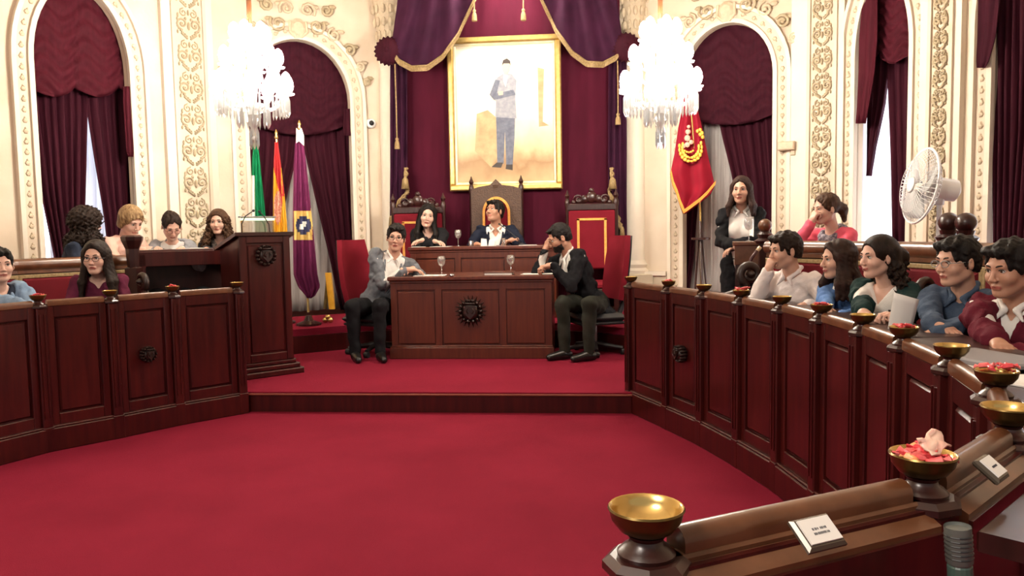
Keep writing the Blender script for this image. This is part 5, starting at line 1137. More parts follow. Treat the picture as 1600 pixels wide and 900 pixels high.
def person(label, head, face, hdir=None, pitch=0, hroll=0, lean=.12, side=0., H=1.68, sex='f', skin='warm', hair=('long', 'dark'), top=None, jacket=None, legs='charcoal', stand=False, hands=(None, None), group=None,
           glasses=None, beard=False, res=.006, smile=0., seat=.45, hs=None, vneck=.0, floor=ZS, jlen=.0, bare=(0, 0), scarf=None, collar=None, girth=1.0, extra=None, reveal=None, jopen=None, legyaw=0., stl=None):
    """head: pixel x, y of the head centre and camera depth; face: heading of the body in degrees, 0 = to the camera, 90 = picture right, -90 = picture left"""
    S = H / 1.70; fa = radians(face); ha = radians(face if hdir is None else hdir)
    hc_w = atd(*head); R = np.array([[-cos(fa), sin(fa), 0], [-sin(fa), -cos(fa), 0], [0, 0, 1]])    # columns: local x (their right), y forward, z up
    R = np.array([[-cos(fa), sin(fa), 0], [-sin(fa), -cos(fa), 0], [0, 0, 1]]); 
    hl = hs or (.225 * (.5 + .5 * S) if H > 1.5 else .212)
    Ht = rotm(0, lean, side)            # torso rotation
    tor = .50 * S                       # hip to neck base
    nk = .165 * S * .9
    Hh = rotm(ha - fa, radians(pitch), radians(hroll))
    sd = 1.0 if sex == 'm' else .90
    hip0 = np.zeros(3); C7 = Ht @ np.array([0, 0, tor]); hc = C7 + Ht @ np.array([0, .02, .055 * S]) + np.array([0, .03 * cos(ha - fa), .112 * S]) + (Hh @ np.array([0, .015, .0])) 
    hips_w = hc_w - R @ hc
    hz = hips_w[2] - floor
    base = np.array([hips_w[0], hips_w[1], floor]); sh = np.array([0, 0, hz])
    root = thing('person', label, 'person', tuple(base), 0, group); root.rotation_euler = (0, 0, atan2(R[1, 0], R[0, 0]))
    loc = lambda pw: R.T @ (np.array(pw) - base)
    L = lambda p: Ht @ (np.array(p) * S) + sh                      # torso frame -> local
    hcl = hc + sh; k = hl / .23; Q = lambda p: Hh @ (np.array(p) * k) + hcl
    skm = SKIN[skin]
    # ---------------- joints
    shw = .165 * sd; SHO = [L((sx * shw, 0, .455)) for sx in (1, -1)]; elbows = []; wrists = []; hd = []
    for i, sx in enumerate((1, -1)):
        h = hands[i]
        if h is None: tgt = SHO[i] + np.array([sx * .06, .10 if not stand else .03, -.50 * S]) if stand else sh + np.array([sx * .13, .36 * S, .06]); pole = (sx * .5, -1, -.2); dr = np.array([-sx * .2, 1, -.35]) if not stand else np.array([0, .25, -1]); nr = np.array([0, .2, 1]) if not stand else np.array([sx, .2, 0]); cu = .3
        else:
            tgt = loc(atd(*h['p'])) if 'p' in h else hcl + np.array(h['l']) if 'l' in h else Q(h['h']); pole = h.get('pole', (sx * .6, -.4, -.8)); dr = np.array(h.get('d', (-sx * .4, 1, 0)), float); nr = np.array(h.get('n', (0, 0, 1)), float); cu = h.get('c', .35)
        el, wr = ik(SHO[i], tgt, .285 * S, .255 * S, pole); elbows.append(el); wrists.append(wr); hd.append((dr, nr, cu))
    # ---------------- legs
    if stand: KN = [np.array([sx * .10 * S, .02, hz * .53]) for sx in (1, -1)]; AN = [np.array([sx * .10 * S, -.02, .08 * S]) for sx in (1, -1)]
    else:
        KN = [np.array([sx * .12 * S, .41 * S, min(hz + .04, .50 * S + .02)]) for sx in (1, -1)]; AN = [np.array([sx * .11 * S, .40 * S - (.0 if hz > .35 else .05), .08 * S]) for sx in (1, -1)]
    if legyaw: Ly = rotm(radians(legyaw)); KN = [Ly @ q for q in KN]; AN = [Ly @ q for q in AN]
    HP = [np.array([sx * .085 * S, 0, hz - .01]) for sx in (1, -1)]
    def torso(s, e, low=-.02, arms=True, sl=1.0, ae=None, k=.03):
        e2 = e; ae = e if ae is None else ae; g = girth
        s.ell(L((0, 0, .02)), (np.array([.150 * g, .108 * g, .095]) * (.4 + .6 * S) + e2) * 1, Ht, k); s.ell(L((0, .008, .16)), np.array([.132 * g * (1 if sex == 'f' else 1.08), .105 * g, .14]) + e2, Ht, k)
        s.ell(L((0, .0, .32)), np.array([.148 * sd * 1.05, .108, .15]) * S + e2, Ht, k)
        s.cap(L((-shw + .02, -.005, .425)), L((shw - .02, -.005, .425)), .056 * S + e2, None, k); s.cap(L((-.08, -.01, .455)), L((.08, -.01, .455)), .052 * S + e2 * .8, None, k)
        if sex == 'f' and H > 1.55:
            for sx in (1, -1): s.ell(L((sx * .065, .085, .30)), np.array([.062, .055, .06]) + e2 * .6, Ht, .03)
        if low < -.05: s.cap(L((-.06, 0, 0)), L((-.06, -.005, low)), .092 * S + e2, .098 * S + e2, k); s.cap(L((.06, 0, 0)), L((.06, -.005, low)), .092 * S + e2, .098 * S + e2, k)
        if arms:
            for i in range(2):
                s.cap(SHO[i], elbows[i], .050 * S * (1.1 if sex == 'm' else .98) + ae, .041 * S + ae, .02); w = elbows[i] + (wrists[i] - elbows[i]) * sl
                s.cap(elbows[i], w, .041 * S + ae, (.041 + (.031 - .041) * sl) * S + ae, .012)
        return s
    bb = np.array([hcl, *SHO, *elbows, *wrists, sh]); lo = bb.min(0) - .2; hi = bb.max(0) + .2; hi[2] = L((0, 0, .6))[2] + .02; hi[2] = max(hi[2], max(p[2] for p in [*SHO, *elbows, *wrists]) + .12); lo[2] = sh[2] - .32
    # ---------------- body: head and neck fine, trunk and limbs coarse, hands fine
    def head_field(res):
        s = SDF(hcl - .19 * k, hcl + .19 * k, res); s2 = SDF(hcl - np.array([.15, .17, .28]), hcl + .17, res); s = s2
        m = 1.0 if sex == 'm' else .95
        s.ell(Q((0, -.014, .03)), np.array([.075, .096, .086]) * k, Hh, .01); s.ell(Q((0, .022, -.035)), np.array([.061 * m, .066, .082]) * k, Hh, .03 * k)
        for sx in (-1, 1): s.cap(Q((sx * .047 * m, -.004, -.062)), Q((sx * .018, .056, -.099)), .019 * k, .017 * k, .025 * k); s.ell(Q((sx * .038, .056, -.032)), np.array([.027, .026, .026]) * k, Hh, .02 * k)
        s.ell(Q((0, .064, -.099)), np.array([.021, .019, .017]) * k, Hh, .018 * k); s.cap(Q((-.036, .077, .019)), Q((.036, .077, .019)), .010 * k, None, .018 * k)
        for sx in (-1, 1): s.ell(Q((sx * .031, .098, -.001)), np.array([.019, .016, .012]) * k, Hh, .012 * k, 's')
        s.cap(Q((0, .083, .008)), Q((0, .106, -.034)), .0075 * k, .0105 * k, .010 * k)
        for sx in (-1, 1): s.ell(Q((sx * .0115, .099, -.038)), np.array([.0085, .009, .0075]) * k, Hh, .006 * k)
        s.cap(Q((-.019, .083, -.064 + .005 * smile)), Q((0, .0915, -.0625)), .0052 * k, .0066 * k, .006 * k); s.cap(Q((.019, .083, -.064 + .005 * smile)), Q((0, .0915, -.0625)), .0052 * k, .0066 * k, .006 * k)
        s.cap(Q((-.015, .083, -.0735 + .003 * smile)), Q((.015, .083, -.0735 + .003 * smile)), .0068 * k, None, .006 * k); s.cap(Q((-.021, .0925, -.068 + .006 * smile)), Q((.021, .0925, -.068 + .006 * smile)), .0028 * k, None, .004 * k, 's')
        for sx in (-1, 1):
            Er = Hh @ rotm(0, 0, 0); s.ell(Q((sx * .0775, -.008, -.012)), np.array([.010, .019, .031]) * k, Hh @ rotm(sx * -.35), .006 * k); s.ell(Q((sx * .087, -.004, -.006)), np.array([.006, .010, .016]) * k, Hh, .004 * k, 's')
        nb = L((0, -.005, .47)); nr_ = (.054 if sex == 'm' else .046) * (S * .5 + .5) * k ** .5
        s.cap(Q((0, -.022, -.05)), nb, nr_, nr_ * 1.06, .022); s.cap(nb, L((0, -.01, .40)), nr_ * 1.06, nr_ * 1.5, .02); return s
    hf = head_field(min(res, .0052)); VF = [hf.mesh()]
    cb = SDF(lo - .05, hi, .014); torso(cb, -.006)
    lowp = np.array([*KN, *AN, *HP]); lo2 = lowp.min(0) - .16; hi2 = lowp.max(0) + .16; lo2[2] = 0.0; lo2[1] = min(lo2[1], -.2)
    def legfield(e, res, foot=True, kk=.02):
        s = SDF(lo2, hi2 + np.array([0, .2, .05]), res)
        for i in range(2):
            s.cap(HP[i], KN[i], .082 * S * girth ** .5 + e, .055 * S + e, kk); s.cap(KN[i], AN[i] + np.array([0, -.0, .0]), .052 * S + e, .034 * S + e, .015)
        return s
    lb = SDF(np.minimum(cb.lo, lo2), np.maximum(hi, hi2 + np.array([0, .25, 0])), .016); torso(lb, -.006)
    for i in range(2):
        lb.cap(HP[i], KN[i], .078 * S, .050 * S, .02); lb.cap(KN[i], AN[i], .048 * S, .03 * S, .015); lb.cap(AN[i] - np.array([0, .03, .03]), AN[i] + np.array([0, .10, -.042]), .026, .018, .02)
    lb.cap(L((0, 0, .40)), L((0, 0, .50)), .05, .045, .02); VF.append(lb.mesh())
    for i, sx in enumerate((1, -1)):
        dr, nr, cu = hd[i]; fo = None
        if bare[i]: q = elbows[i] + (wrists[i] - elbows[i]) * .15; fo = (q, wrists[i], .040 * S, .030 * S)
        VF.append(hand_sdf(wrists[i], dr, nr, sx, cu, .183 * S * (1 if sex == 'm' else .94), min(res, .005) * .8, fo))
    def lipmask(c):
        q = (c - hcl) @ Hh / k; return ((np.abs(q[:, 2] + .0685 - .004 * smile * (np.abs(q[:, 0]) / .02)) < .0085 - .15 * np.abs(q[:, 0])) & (np.abs(q[:, 0]) < .023) & (q[:, 1] > .076) & (q[:, 1] < .105) & (np.abs(q[:, 2]) < .1)).astype(int)
    mk_mesh('body', VF, [skm, LIP], root, lipmask)
    # ---------------- eyes, brows
    if reveal != 'back':
        for sx in (-1, 1):
            m = MB(); c0 = np.array([sx * .031, .0735, .001]); MF = np.eye(4); MF[:3, :3] = Hh * k; MF[:3, 3] = Q(c0)
            n = 12; V = []; F = []; mi = []
            gaze = atan2(.0, 1)
            for j in range(7):
                t = pi * j / 6
                for q in range(n): V.append((.0122 * sin(t) * cos(2 * pi * q / n), .0122 * cos(t), .0108 * sin(t) * sin(2 * pi * q / n)))
            for j in range(6):
                for q in range(n): m.add([V[j * n + q], V[j * n + (q + 1) % n], V[j * n + n + (q + 1) % n], V[j * n + n + q]], [(0, 1, 2, 3)], MF, 1 if j < 1 else 0)
            eo = m.build('eye', [EYEW, IRIS], root, smooth=True, local=True)
            m = MB(); m.tube([tuple(Q((sx * .031 + dx, .0862 - abs(dx + sx * .001) * .28 + .000, .0085 - (dx * 1000) ** 2 * .000030))) for dx in (-.015, -.008, 0, .008, .015)], [.0012, .0022, .0026, .0022, .0012], 5); m.build('eyelash', LASH, root, local=True)
            m = MB(); m.tube([tuple(Q((sx * x, y, z))) for x, y, z in ((.012, .0895, .019), (.022, .0895, .0235), (.034, .086, .0250), (.046, .076, .0205))], [.0026, .0036, .0034, .0016], 6, flat=1.0); m.build('eyebrow', LASH if hair[1] != 'blonde' else HAIR['brown'], root, local=True)
    # ---------------- hair
    st, hcname = hair[0], hair[1]; hm = HAIR[hcname]; hr = min(res, .0065) * 1.05
    lohair = hcl - np.array([.17, .19, .17]); hih = hcl + np.array([.17, .17, .17])
    if st in ('long', 'curly', 'longcurly', 'halfup'): lohair[2] = hcl[2] - .42
    s = SDF(lohair, hih, hr); th = {'short': .011, 'shortm': .010, 'buzz': .006, 'curly': .045, 'longcurly': .017, 'bob': .016, 'halfup': .010, 'bun': .009, 'pony': .009}.get(st, .012)
    s.ell(Q((0, -.018, .033)), (np.array([.0765, .097, .087]) + th) * k, Hh, .01)
    if st in ('short', 'shortm', 'buzz'): s.ell(Q((0, -.05, -.02)), (np.array([.066, .058, .07]) + th * .6) * k, Hh, .02); s.ell(Q((0, .045, .088)), np.array([.055, .045, .019 if st != 'buzz' else .010]) * k, Hh, .02)
    # face opening
    fz = {'shortm': .064, 'short': .060, 'buzz': .070, 'bob': .055}.get(st, .074); fx = .074 if st in ('short', 'shortm', 'buzz', 'bob') else .080
    s.ell(Q((0, .125, -.04)), np.array([fx, .088, fz + .04]) * k, Hh, .012 * k, 's')
    s.ell(Q((0, .10, .012)), np.array([fx - .012, .062, fz - .012]) * k, Hh, .012 * k, 's')
    if st in ('short', 'shortm', 'buzz'):
        inv = Hh.T
        def cutz(X, Y, Z):
            x, y, z = X - hcl[0], Y - hcl[1], Z - hcl[2]; lz = inv[2, 0] * x + inv[2, 1] * y + inv[2, 2] * z; ly = inv[1, 0] * x + inv[1, 1] * y + inv[1, 2] * z
            return np.maximum(lz + .058 * k, -1) * 1.0
        s.fun(cutz, .012, 's')
        for sx in (-1, 1):
            s.ell(Q((sx * .086, .012, -.030)), np.array([.022, .034, .040]) * k, Hh, .01, 's'); s.cap(Q((sx * .074, .018, .012)), Q((sx * .073, .02, -.018)), .008 * k, .004 * k, .008)
        if st == 'short': s.cap(Q((.05, .070, .085)), Q((-.045, .078, .075)), .016 * k, .013 * k, .015)
        s.noise(.005, 140, 3)
    if st == 'bob':
        for a in range(-6, 7):
            q = pi + a * .29; s.cap(Q((.078 * sin(q) * -1, .078 * cos(q) * 1.0 - .012, .03)), Q((.082 * sin(q) * -1, .080 * cos(q) - .012, -.055)), .022 * k, .017 * k, .015)
        s.cap(Q((-.02, .072, .088)), Q((.064, .050, .03)), .015 * k, .010 * k, .015); s.cap(Q((-.02, .072, .088)), Q((-.066, .040, .04)), .013 * k, .010 * k, .015); s.fun(lambda X, Y, Z: s.f + (.0025 * np.sin(230 * X + 20 * np.sin(14 * Z)) + .0025 * np.sin(210 * Y + 18 * np.sin(16 * Z))).astype(np.float32), 0, 'i')
    if st in ('long', 'halfup', 'longcurly', 'curly'):
        drop = {'long': .27, 'halfup': .29, 'longcurly': .33, 'curly': .14}[st] * (hair[2] if len(hair) > 2 else 1)
        for a in (range(-7, 8) if st != 'halfup' else range(-4, 5)):
            q = pi + a * .30; p0 = Q((-.076 * sin(q), .076 * cos(q) - .014, .035)); p1 = Q((-.085 * sin(q), .080 * cos(q) - .016, -.075)); out = np.array([p1[0] - hcl[0], p1[1] - hcl[1], 0]); out = out / (np.linalg.norm(out) + 1e-6)
            fwd = Ht @ np.array([0, .035 if abs(a) > 4 else -.035, 0])
            p2 = p1 + out * (.025 if st == 'long' else .045) + fwd * .6 + np.array([0, 0, -drop * .45]); p3 = p1 + out * (.03 if st == 'long' else .05) + fwd + np.array([0, 0, -drop])
            r = (.022 if st == 'long' else .030) * k; s.chain([p0, p1, p2, p3], [r, r, r * 1.1, r * .55], .018)
        for sx in ((-1, 1) if st != 'halfup' else ()): s.cap(Q((sx * .012, .060, .098)), Q((sx * .074, .022, .01)), .012 * k, .012 * k, .02)
        if st == 'halfup':
            s.chain([Q((0, -.10, .04)), Q((0, -.135, -.01)), Q((.02, -.12, -.09)), Q((.05, -.08, -.2))], [.03, .045, .05, .03], .02)
            for sx in (-1, 1): s.ell(Q((sx * .090, .010, -.030)), np.array([.024, .034, .036]) * k, Hh, .01, 's')
        if st in ('longcurly', 'curly', 'halfup'): zm = hcl[2] + (-.01 if st == 'halfup' else .06); s.lump(.016, 105, 5, zm).lump(.007, 230, 6, zm)
        else: s.fun(lambda X, Y, Z: s.f + (.0022 * np.sin(210 * X + 30 * np.sin(9 * Z)) + .002 * np.sin(190 * Y + 25 * np.sin(11 * Z))).astype(np.float32), 0, 'i')
        if st == 'curly': s.ell(Q((0, -.02, .05)), np.array([.125, .13, .105]) * k, Hh, .03); s.lump(.012, 90, 9); s.ell(Q((0, .13, -.03)), np.array([.06, .07, .08]) * k, Hh, .01, 's')
    if st in ('bun', 'pony'):
        c = Q((0, -.10, .055 if st == 'bun' else .01)); s.ell(c, np.array([.048, .044, .046]) * k, Hh, .01)
        if st == 'pony': s.chain([c, c + Hh @ np.array([0, -.05, -.03]), c + Hh @ np.array([.0, -.055, -.11])], [.035, .034, .018], .02)
        inv = Hh.T
        s.fun(lambda X, Y, Z: inv[2, 0] * (X - hcl[0]) + inv[2, 1] * (Y - hcl[1]) + inv[2, 2] * (Z - hcl[2]) + .055 * k, .015, 's') if st == 'bun' else None
        for sx in (-1, 1): s.ell(Q((sx * .088, .012, -.030)), np.array([.022, .034, .036]) * k, Hh, .01, 's')
        s.noise(.005, 130, 7)
    if st == 'halfup': pass
    mk_mesh('hair', [s.mesh()], hm, root)
    if beard:
        s = SDF(hcl - .15, hcl + .13, .0055); s.ell(Q((0, .026, -.066)), np.array([.064, .068, .058]) * k, Hh, .01); s.ell(Q((0, .062, -.100)), np.array([.034, .034, .032]) * k, Hh, .015)
        s.ell(Q((0, .10, -.02)), np.array([.060, .062, .032]) * k, Hh, .012, 's'); s.ell(Q((0, .104, -.068)), np.array([.019, .022, .0075]) * k, Hh, .006, 's'); s.ell(Q((0, -.03, -.02)), np.array([.09, .05, .09]) * k, Hh, .01, 's'); s.noise(.003, 200, 8)
        mk_mesh('beard', [s.mesh()], hm, root)
    if glasses is not None:
        m = MB(); 
        for sx in (-1, 1):
            m.tube([tuple(Q((sx * .032 + .0225 * cos(2 * pi * j / 16), .103 - .10 * abs(sx * .032 + .0225 * cos(2 * pi * j / 16)) * .3, -.004 + .0165 * sin(2 * pi * j / 16)))) for j in range(17)], .0020, 5)
            m.tube([tuple(Q((sx * .0545, .099, .0))), tuple(Q((sx * .078, .07, .0))), tuple(Q((sx * .082, -.005, -.002)))], .0018, 5)
        m.tube([tuple(Q((-.0095, .103, .001))), tuple(Q((.0095, .103, .001)))], .0020, 5); m.build('glasses', glasses, root, local=True)
    # ---------------- clothes
    seed = int(abs(head[0])) % 97
    def garment(name, mat, e, cuts, low, sl, gres, fold=.006, neck=.058, ae=None):
        s = SDF(lo - .06, hi + .03, gres); torso(s, e, low, True, sl, ae); zc = sh[2] - (.10 if not stand else 9); s.fun(lambda X, Y, Z: Z - zc, .02, 's'); s.noise(fold, 30, seed).noise(fold * .55, 62, seed + 1).noise(fold * .25, 130, seed + 2)
        nb = L((0, .0, .47)); s.cap(L((0, -.012, .475)), Q((0, -.02, -.10)), neck * (S * .5 + .5), neck * 1.25, .008, 's')
        inv = Ht.T
        def lf(X, Y, Z): x, y, z = X - sh[0], Y - sh[1], Z - sh[2]; return [(inv[i, 0] * x + inv[i, 1] * y + inv[i, 2] * z) / S for i in range(3)]
        for zv, slope, wx in cuts:
            def vee(X, Y, Z): x, y, z = lf(X, Y, Z); return np.maximum(np.maximum(np.maximum((np.abs(x) - (z - zv) * slope) * .9, np.abs(x) - wx), -y + .02), np.maximum(z - .60, y - .26))
            s.fun(vee, .004, 's')
        return mk_mesh(name, [s.mesh()], CL[mat], root)
    gr = max(res * 1.25, .0065)
    if top:
        sl = [1.0, 1.0]
        garment('shirt' if collar or jacket else 'top', top, .008, [(.47 - vneck, .62, .075)] if vneck else [], -.12 if not jacket else -.02, .97 if not bare[0] else .25, gr, .0075 if not jacket else .003, ae=.010 if not jacket else .004)
    if jacket: garment('jacket', jacket, .020, [(*(jopen or (.15, .34)), .105 if not jopen or jopen[0] < 0 else .07)], -.16 - jlen, .93, gr, .010, neck=.066, ae=.016)
    if collar:
        s = SDF(L((0, 0, .45)) - .16, L((0, 0, .45)) + .16, min(gr, .006)); 
        for sx in (-1, 1):
            P = [L((0, -.066, .535)), L((sx * .046, -.042, .535)), L((sx * .062, .012, .518)), L((sx * .026, .074, .478)), L((sx * .058, .098, .435))]
            s.chain(P, [.013, .013, .013, .013, .006], .008)
        mk_mesh('collar', [s.mesh()], CL[collar], root)
    if jacket and not (jopen and jopen[0] < 0):
        s = SDF(L((0, .05, .3)) - .26, L((0, .05, .3)) + .26, min(gr, .007))
        for sx in (-1, 1): s.chain([L((0, -.078, .505)), L((sx * .055, -.05, .505)), L((sx * .076, .02, .475)), L((sx * .080, .098, .40)), L((sx * .045, .135, .28)), L((sx * .012, .138, .17))][:6 if not jopen or jopen[0] > 0 else 4], [.012, .013, .013, .013, .010, .006], .01)
        mk_mesh('lapel', [s.mesh()], CL[jacket], root)
    if scarf:
        s = SDF(L((0, 0, .42)) - .24, L((0, 0, .42)) + .2, .008)
        for j in range(14): q0, q1 = 2 * pi * j / 14, 2 * pi * (j + 1) / 14; s.cap(L((.078 * cos(q0), .075 * sin(q0), .47 - .03 * sin(q0))), L((.078 * cos(q1), .075 * sin(q1), .47 - .03 * sin(q1))), .030, None, .015)
        s.cap(L((.02, .10, .44)), L((.05, .15, .27)), .036, .028, .02); s.noise(.008, 60, 2); mk_mesh('scarf', [s.mesh()], pm('checked_scarf', (.03, .03, .06, 1), (.38, .34, .38, 1), 55, .8), root)
    s = legfield(.014, max(gr, .009)); 
    s.ell((0, -.01, hz + .02), (.165 * S * girth, .125 * S * girth, .12), None, .03); s.noise(.006, 36, seed + 3); mk_mesh('trousers', [s.mesh()], CL[legs], root)
    for i in range(2):
        a = AN[i]; s = SDF(a + np.array([-.08, -.14, -.09]), a + np.array([.08, .26, .06]), .010); s.cap(a + np.array([0, -.045, -.042 * S]), a + np.array([0, .03, -.035 * S]), .036 * S, .04 * S, .02).cap(a + np.array([0, .03, -.035]), a + np.array([0, .155 * S, -.048 * S]), .04 * S, .030 * S, .02)
        z0 = .006; s.fun(lambda X, Y, Z: Z - z0, 0, 's'); mk_mesh('shoe', [s.mesh()], LEATHER, root)
    return root, dict(Q=lambda p: np.array(root.matrix_basis.to_3x3()) @ Q(p) + base, wrists=[R @ w + base for w in wrists], L=lambda p: R @ L(p) + base, hz=hz)
# ------------------------------------------------------------------ rear platforms
ZR = ZS + .14
def rplat(pts, label, loc):
    o = thing('rear_platform', label, 'platform', loc); MB().prism(pts, ZS + .002, ZR).build('deck', CARPET, o); return o
rplat([(-3.93, 6.42), (-3.10, 7.06), (-3.45, 7.62), (-4.95, 6.7), (-4.9, 5.9), (-4.55, 5.55)], 'raised carpeted platform under the four women at the rear left', (-4.0, 6.6, ZS))
rplat([(1.75, 5.6), (2.3, 4.75), (2.9, 5.1), (2.9, 6.1), (2.1, 6.4), (1.65, 6.0)], 'raised carpeted platform under the woman in pink at the rear right', (2.2, 5.6, ZS))
PEOPLE = []
def P(*a, **k): r = person(*a, **k); PEOPLE.append(r); return r
KID = dict(H=1.42, hs=.205)
# left benches
P('person in light denim jacket cut by the left edge of the frame', (0, 414, 5.1), 60, 50, hair=('shortm', 'black'), sex='m', skin='fair', top='darkblue', jacket='lightdenim', vneck=.1, H=1.45, hs=.215, res=.008, hands=({'p': (40, 480, 4.85), 'd': (1, -.2, 0)}, {'p': (46, 476, 5.0)}))
P('person with long dark hair and glasses in a plum top at the left parapet', (150, 402, 5.45), 30, 14, pitch=4, lean=.22, hair=('long', 'dark', .8), skin='fair', top='plum', vneck=.05, glasses=SPEC, H=1.55, hs=.225, res=.007, hands=({'p': (142, 492, 5.3), 'd': (-.8, .5, 0)}, {'p': (172, 490, 5.3), 'd': (.8, .4, 0)}))
P('person with bushy dark curls seen from behind at the rear left', (137, 350, 6.75), 110, 140, lean=.2, hair=('curly', 'dark'), top='darkblue', skin='fair', reveal='back', res=.008, floor=ZR, hands=(None, {'p': (165, 398, 6.6)}))
P('person with blonde bob and salmon top leaning over the rear left desk', (205, 345, 6.95), 72, 66, pitch=28, lean=.42, hair=('bob', 'blonde'), skin='fair', top='salmon', vneck=.06, H=1.72, hs=.245, res=.008, floor=ZR, hands=({'p': (222, 392, 6.75), 'd': (0, 1, -.1)}, {'p': (232, 390, 7.0), 'd': (0, 1, -.1)}))
P('person with dark hair bun, red glasses and heather cardigan reading at the rear desk', (268, 353, 7.2), 22, 40, pitch=32, lean=.3, hair=('bun', 'dark'), skin='fair', top='white', jacket='heather', glasses=SPECR, girth=1.15, hs=.235, res=.008, floor=ZR, hands=({'p': (246, 389, 6.95), 'd': (-.2, 1, 0)}, {'p': (285, 389, 7.0), 'd': (.1, 1, 0)}))
P('person with long brown wavy hair and charcoal jacket beside the lectern', (341, 347, 7.4), 10, 12, pitch=2, lean=.15, hair=('longcurly', 'brown', .8), skin='fair', top='print', jacket='charcoal', vneck=.06, hs=.222, res=.008, floor=ZR, hands=({'p': (322, 390, 7.15), 'd': (-.4, 1, 0)}, {'p': (352, 390, 7.2), 'd': (.3, 1, 0)}))
# centre
P('man in grey jacket and glasses leaning on the left end of the lower desk', (619, 371, 7.5), 26, 10, legyaw=-24, pitch=2, hroll=-6, lean=.20, side=-.30, hair=('short', 'black'), sex='m', skin='warm', top='white', jacket='grey_tweed', collar='white', glasses=SPEC, legs='black', H=1.84, hs=.25, res=.007, hands=({'p': (634, 422, 7.36), 'd': (-.9, .2, 0)}, {'p': (648, 420, 7.46), 'd': (.8, .5, -.05)}))
P('woman in black with long black hair, arms folded on the upper desk', (668, 337, 8.85), 4, 12, pitch=4, hroll=-10, lean=.2, hair=('long', 'black', 1.0), skin='fair', top='black', jacket='black', vneck=.08, H=1.8, hs=.255, res=.008, floor=ZD, hands=({'p': (676, 377, 8.6), 'd': (-1, .5, -.1)}, {'p': (664, 375, 8.58), 'd': (1, .5, -.1)}))
P('man in navy jacket and open white shirt seated in the central throne', (773, 330, 9.05), 2, -32, pitch=-14, hroll=4, lean=-.02, hair=('short', 'black'), sex='m', skin='tan', top='white', jacket='navy', vneck=.08, collar='white', H=1.86, hs=.255, res=.008, floor=ZD, hands=({'p': (742, 382, 8.8), 'd': (-.8, .6, 0)}, {'p': (803, 375, 8.75), 'd': (.95, .3, -.1), 'c': .6}))
P('bearded man in dark suit, hand to brow, right of the lower desk', (874, 371, 7.35), -56, -74, legyaw=36, pitch=24, lean=.42, side=.16, hair=('buzz', 'black'), sex='m', skin='tan', top='white', jacket='black', collar='white', beard=True, glasses=SPEC, legs='olive', H=1.84, hs=.25, res=.007, hands=({'h': (.035, .165, -.06), 'd': (-.1, -.35, 1), 'n': (0, 1, .3), 'c': .35, 'pole': (.4, .2, -1)}, {'p': (862, 415, 7.2), 'd': (.3, 1, -.1), 'c': .8}))
# right
P('standing woman in dark jacket and white shirt beside the red banner', (1158, 297, 6.6), -12, -22, lean=.0, stand=True, hair=('long', 'chest', .55), top='white', jacket='black', jopen=(-.25, .22), collar='white', legs='black', H=1.66, hs=.222, res=.008, hands=({'p': (1144, 384, 6.35), 'd': (-.8, .4, -.4)}, {'p': (1152, 383, 6.35), 'd': (.8, .3, -.4)}))
P('person in bright coral top and checked scarf, hand at mouth, at the rear right', (1290, 326, 5.75), -55, -72, pitch=6, lean=.2, hair=('pony', 'brown'), skin='fair', top='coral', scarf=True, hs=.215, res=.007, floor=ZR, hands=({'h': (-.01, .15, -.10), 'd': (-.3, -.3, 1), 'n': (.3, 1, .2), 'c': 1.1, 'pole': (.5, .2, -1)}, {'p': (1262, 388, 5.5), 'd': (.5, 1, 0)}))
P('boy in white shirt, hand at his chin, behind the right parapet', (1226, 391, 4.68), -50, -72, pitch=4, lean=.14, hair=('short', 'dark'), sex='m', skin='warm', top='pinkwhite', collar='pinkwhite', res=.006, H=1.5, hs=.212, hands=({'h': (.0, .135, -.135), 'd': (-.25, -.2, 1), 'n': (.2, 1, .1), 'c': 1.2, 'pole': (.35, .3, -1)}, {'p': (1262, 478, 4.35), 'd': (.7, 1, -.1)}))
P('girl in blue jumper with straight brown hair, second from left on the right bench', (1309, 405, 4.3), -52, -80, pitch=2, lean=.12, hair=('long', 'chest', .55), skin='warm', top='blue', collar='white', res=.006, hands=({'p': (1290, 492, 3.9), 'd': (-.6, .8, -.1)}, {'p': (1318, 494, 3.95), 'd': (.6, .8, -.1)}), smile=.6, **KID)
P('smiling woman in black jacket with dark curly hair, third on the right bench', (1372, 401, 3.9), -52, -73, pitch=2, lean=.1, hair=('halfup', 'dark', .9), skin='fair', top='white', jacket='green', vneck=.08, jopen=(-.1, .36), res=.006, smile=1.4, H=1.5, hs=.205, hands=({'p': (1350, 505, 3.45), 'd': (-.5, .8, -.1)}, {'p': (1400, 517, 3.35), 'd': (.2, .6, .4), 'c': .9}))
P('boy in denim shirt and glasses on the right bench', (1495, 408, 3.42), -48, -70, pitch=4, lean=.14, hair=('short', 'black'), sex='m', skin='warm', top='denim', collar='denim', glasses=GREYP, res=.0055, H=1.46, hs=.208, hands=({'p': (1462, 535, 3.0), 'd': (-1, .35, -.1)}, {'p': (1448, 533, 3.1), 'd': (1, .5, -.1)}), bare=(0, 0))
P('boy in maroon cardigan with cream collar at the right edge', (1577, 419, 3.02), -48, -66, pitch=8, lean=.16, hair=('short', 'black'), sex='m', skin='tan', top='white', jacket='maroon', collar='white', vneck=.05, jopen=(.30, .30), res=.0055, H=1.46, hs=.212, hands=({'p': (1570, 560, 2.62), 'd': (-.6, .8, -.1)}, {'p': (1590, 552, 2.75), 'd': (.6, .7, -.1)}))
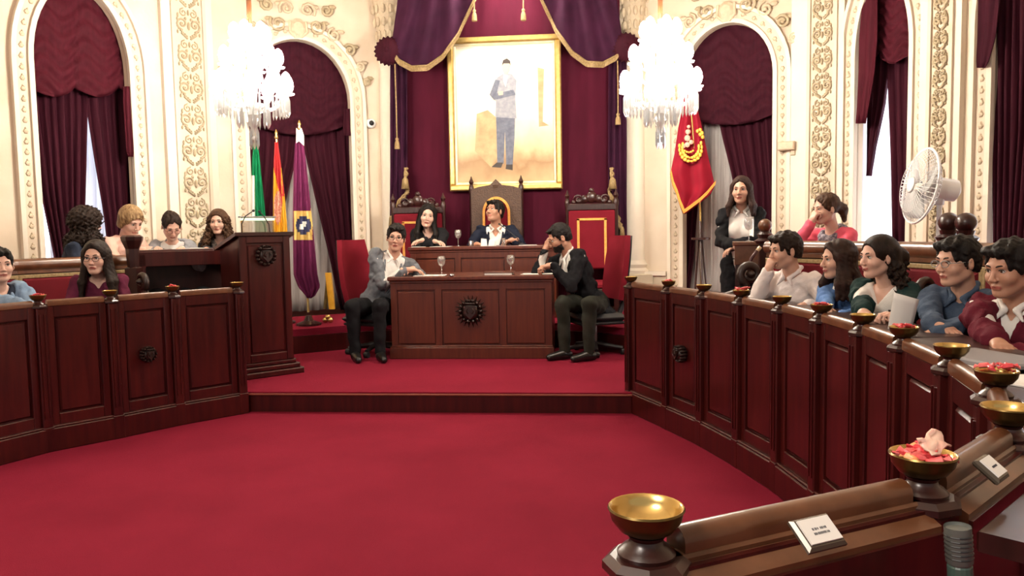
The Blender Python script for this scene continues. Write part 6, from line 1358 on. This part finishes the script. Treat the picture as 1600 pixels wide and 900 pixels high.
for k, lab in ((2, 'low upholstered seat under the person with bushy dark curls'), (3, 'low upholstered seat under the person with the blonde bob'), (4, 'low upholstered seat under the person with the red glasses'), (5, 'low upholstered seat under the person beside the lectern'), (11, 'low upholstered seat under the person in coral')):
    h = PEOPLE[k][1]['L']((0, 0, 0)); o = thing('low_seat', lab, 'seat', (h[0], h[1], ZR)); zt = h[2] - .10
    MB().box((h[0], h[1], zt - .05), (.36, .36, .09), bev=.03).build('cushion', REDUPH, o); MB().box((h[0], h[1], (ZR + zt - .09) / 2), (.32, .32, zt - .09 - ZR)).build('box', WOODD, o)
# the sheet held upright between the black jacket and the denim shirt
c = atd(1407, 490, 3.22); o = thing('paper_sheet', 'white paper sheet held upright in front of the woman in black jacket', 'paper', tuple(c))
G = [[tuple(atd(x0 + (x1 - x0) * j / 6, y0 + (y1 - y0) * j / 6, 3.24 - .012 * sin(pi * j / 6) + .03 * i / 6)) for j in range(7)] for i in range(7) for (x0, y0), (x1, y1) in [(((1397 - 11 * i / 6), (457 + 62 * i / 6)), ((1436 - 14 * i / 6), (468 + 58 * i / 6)))]]
MB().sheet(G, .002).build('sheet', PAPER, o, smooth=True)

for px, py, D, w, d, rz, z, lab in ((226, 384, 6.95, .26, .2, .5, 1.246, 'bright white papers before the person with the blonde bob'), (292, 386, 7.05, .28, .2, .6, 1.246, 'papers read by the person with red glasses')):
    p = atd(px, py, D); sheet_paper(p, w, d, rz, lab, z)
p = atz(1545, 566, .93); o = tag(MB().box((0, 0, .011), (.30, .21, .022), RZ(-1.2), bev=.006).build('closed_laptop', pm('laptop_grey', (.24, .23, .24, 1), rough=.4)), 'grey closed laptop on the desk before the boy in maroon', 'laptop'); o.location = (p[0] + .05, p[1] + .1, .911)
q = [tuple(atd(x, y, 5.3)) for x, y in ((1160, 452), (1166, 425), (1174, 404), (1183, 392))]; o = thing('gooseneck_microphone', 'dark gooseneck microphone with pale tip beside the scroll armrest on the right', 'microphone', q[0])
MB().tube(q, .012, 8).build('gooseneck', pm('mic_maroon', (.05, .008, .012, 1), rough=.4), o, smooth=True); MB().tube([q[-1], tuple(atd(1188, 386, 5.3))], .014, 8).build('pale_tip', pm('mic_tip', (.7, .55, .35, 1), rough=.4), o, smooth=True)
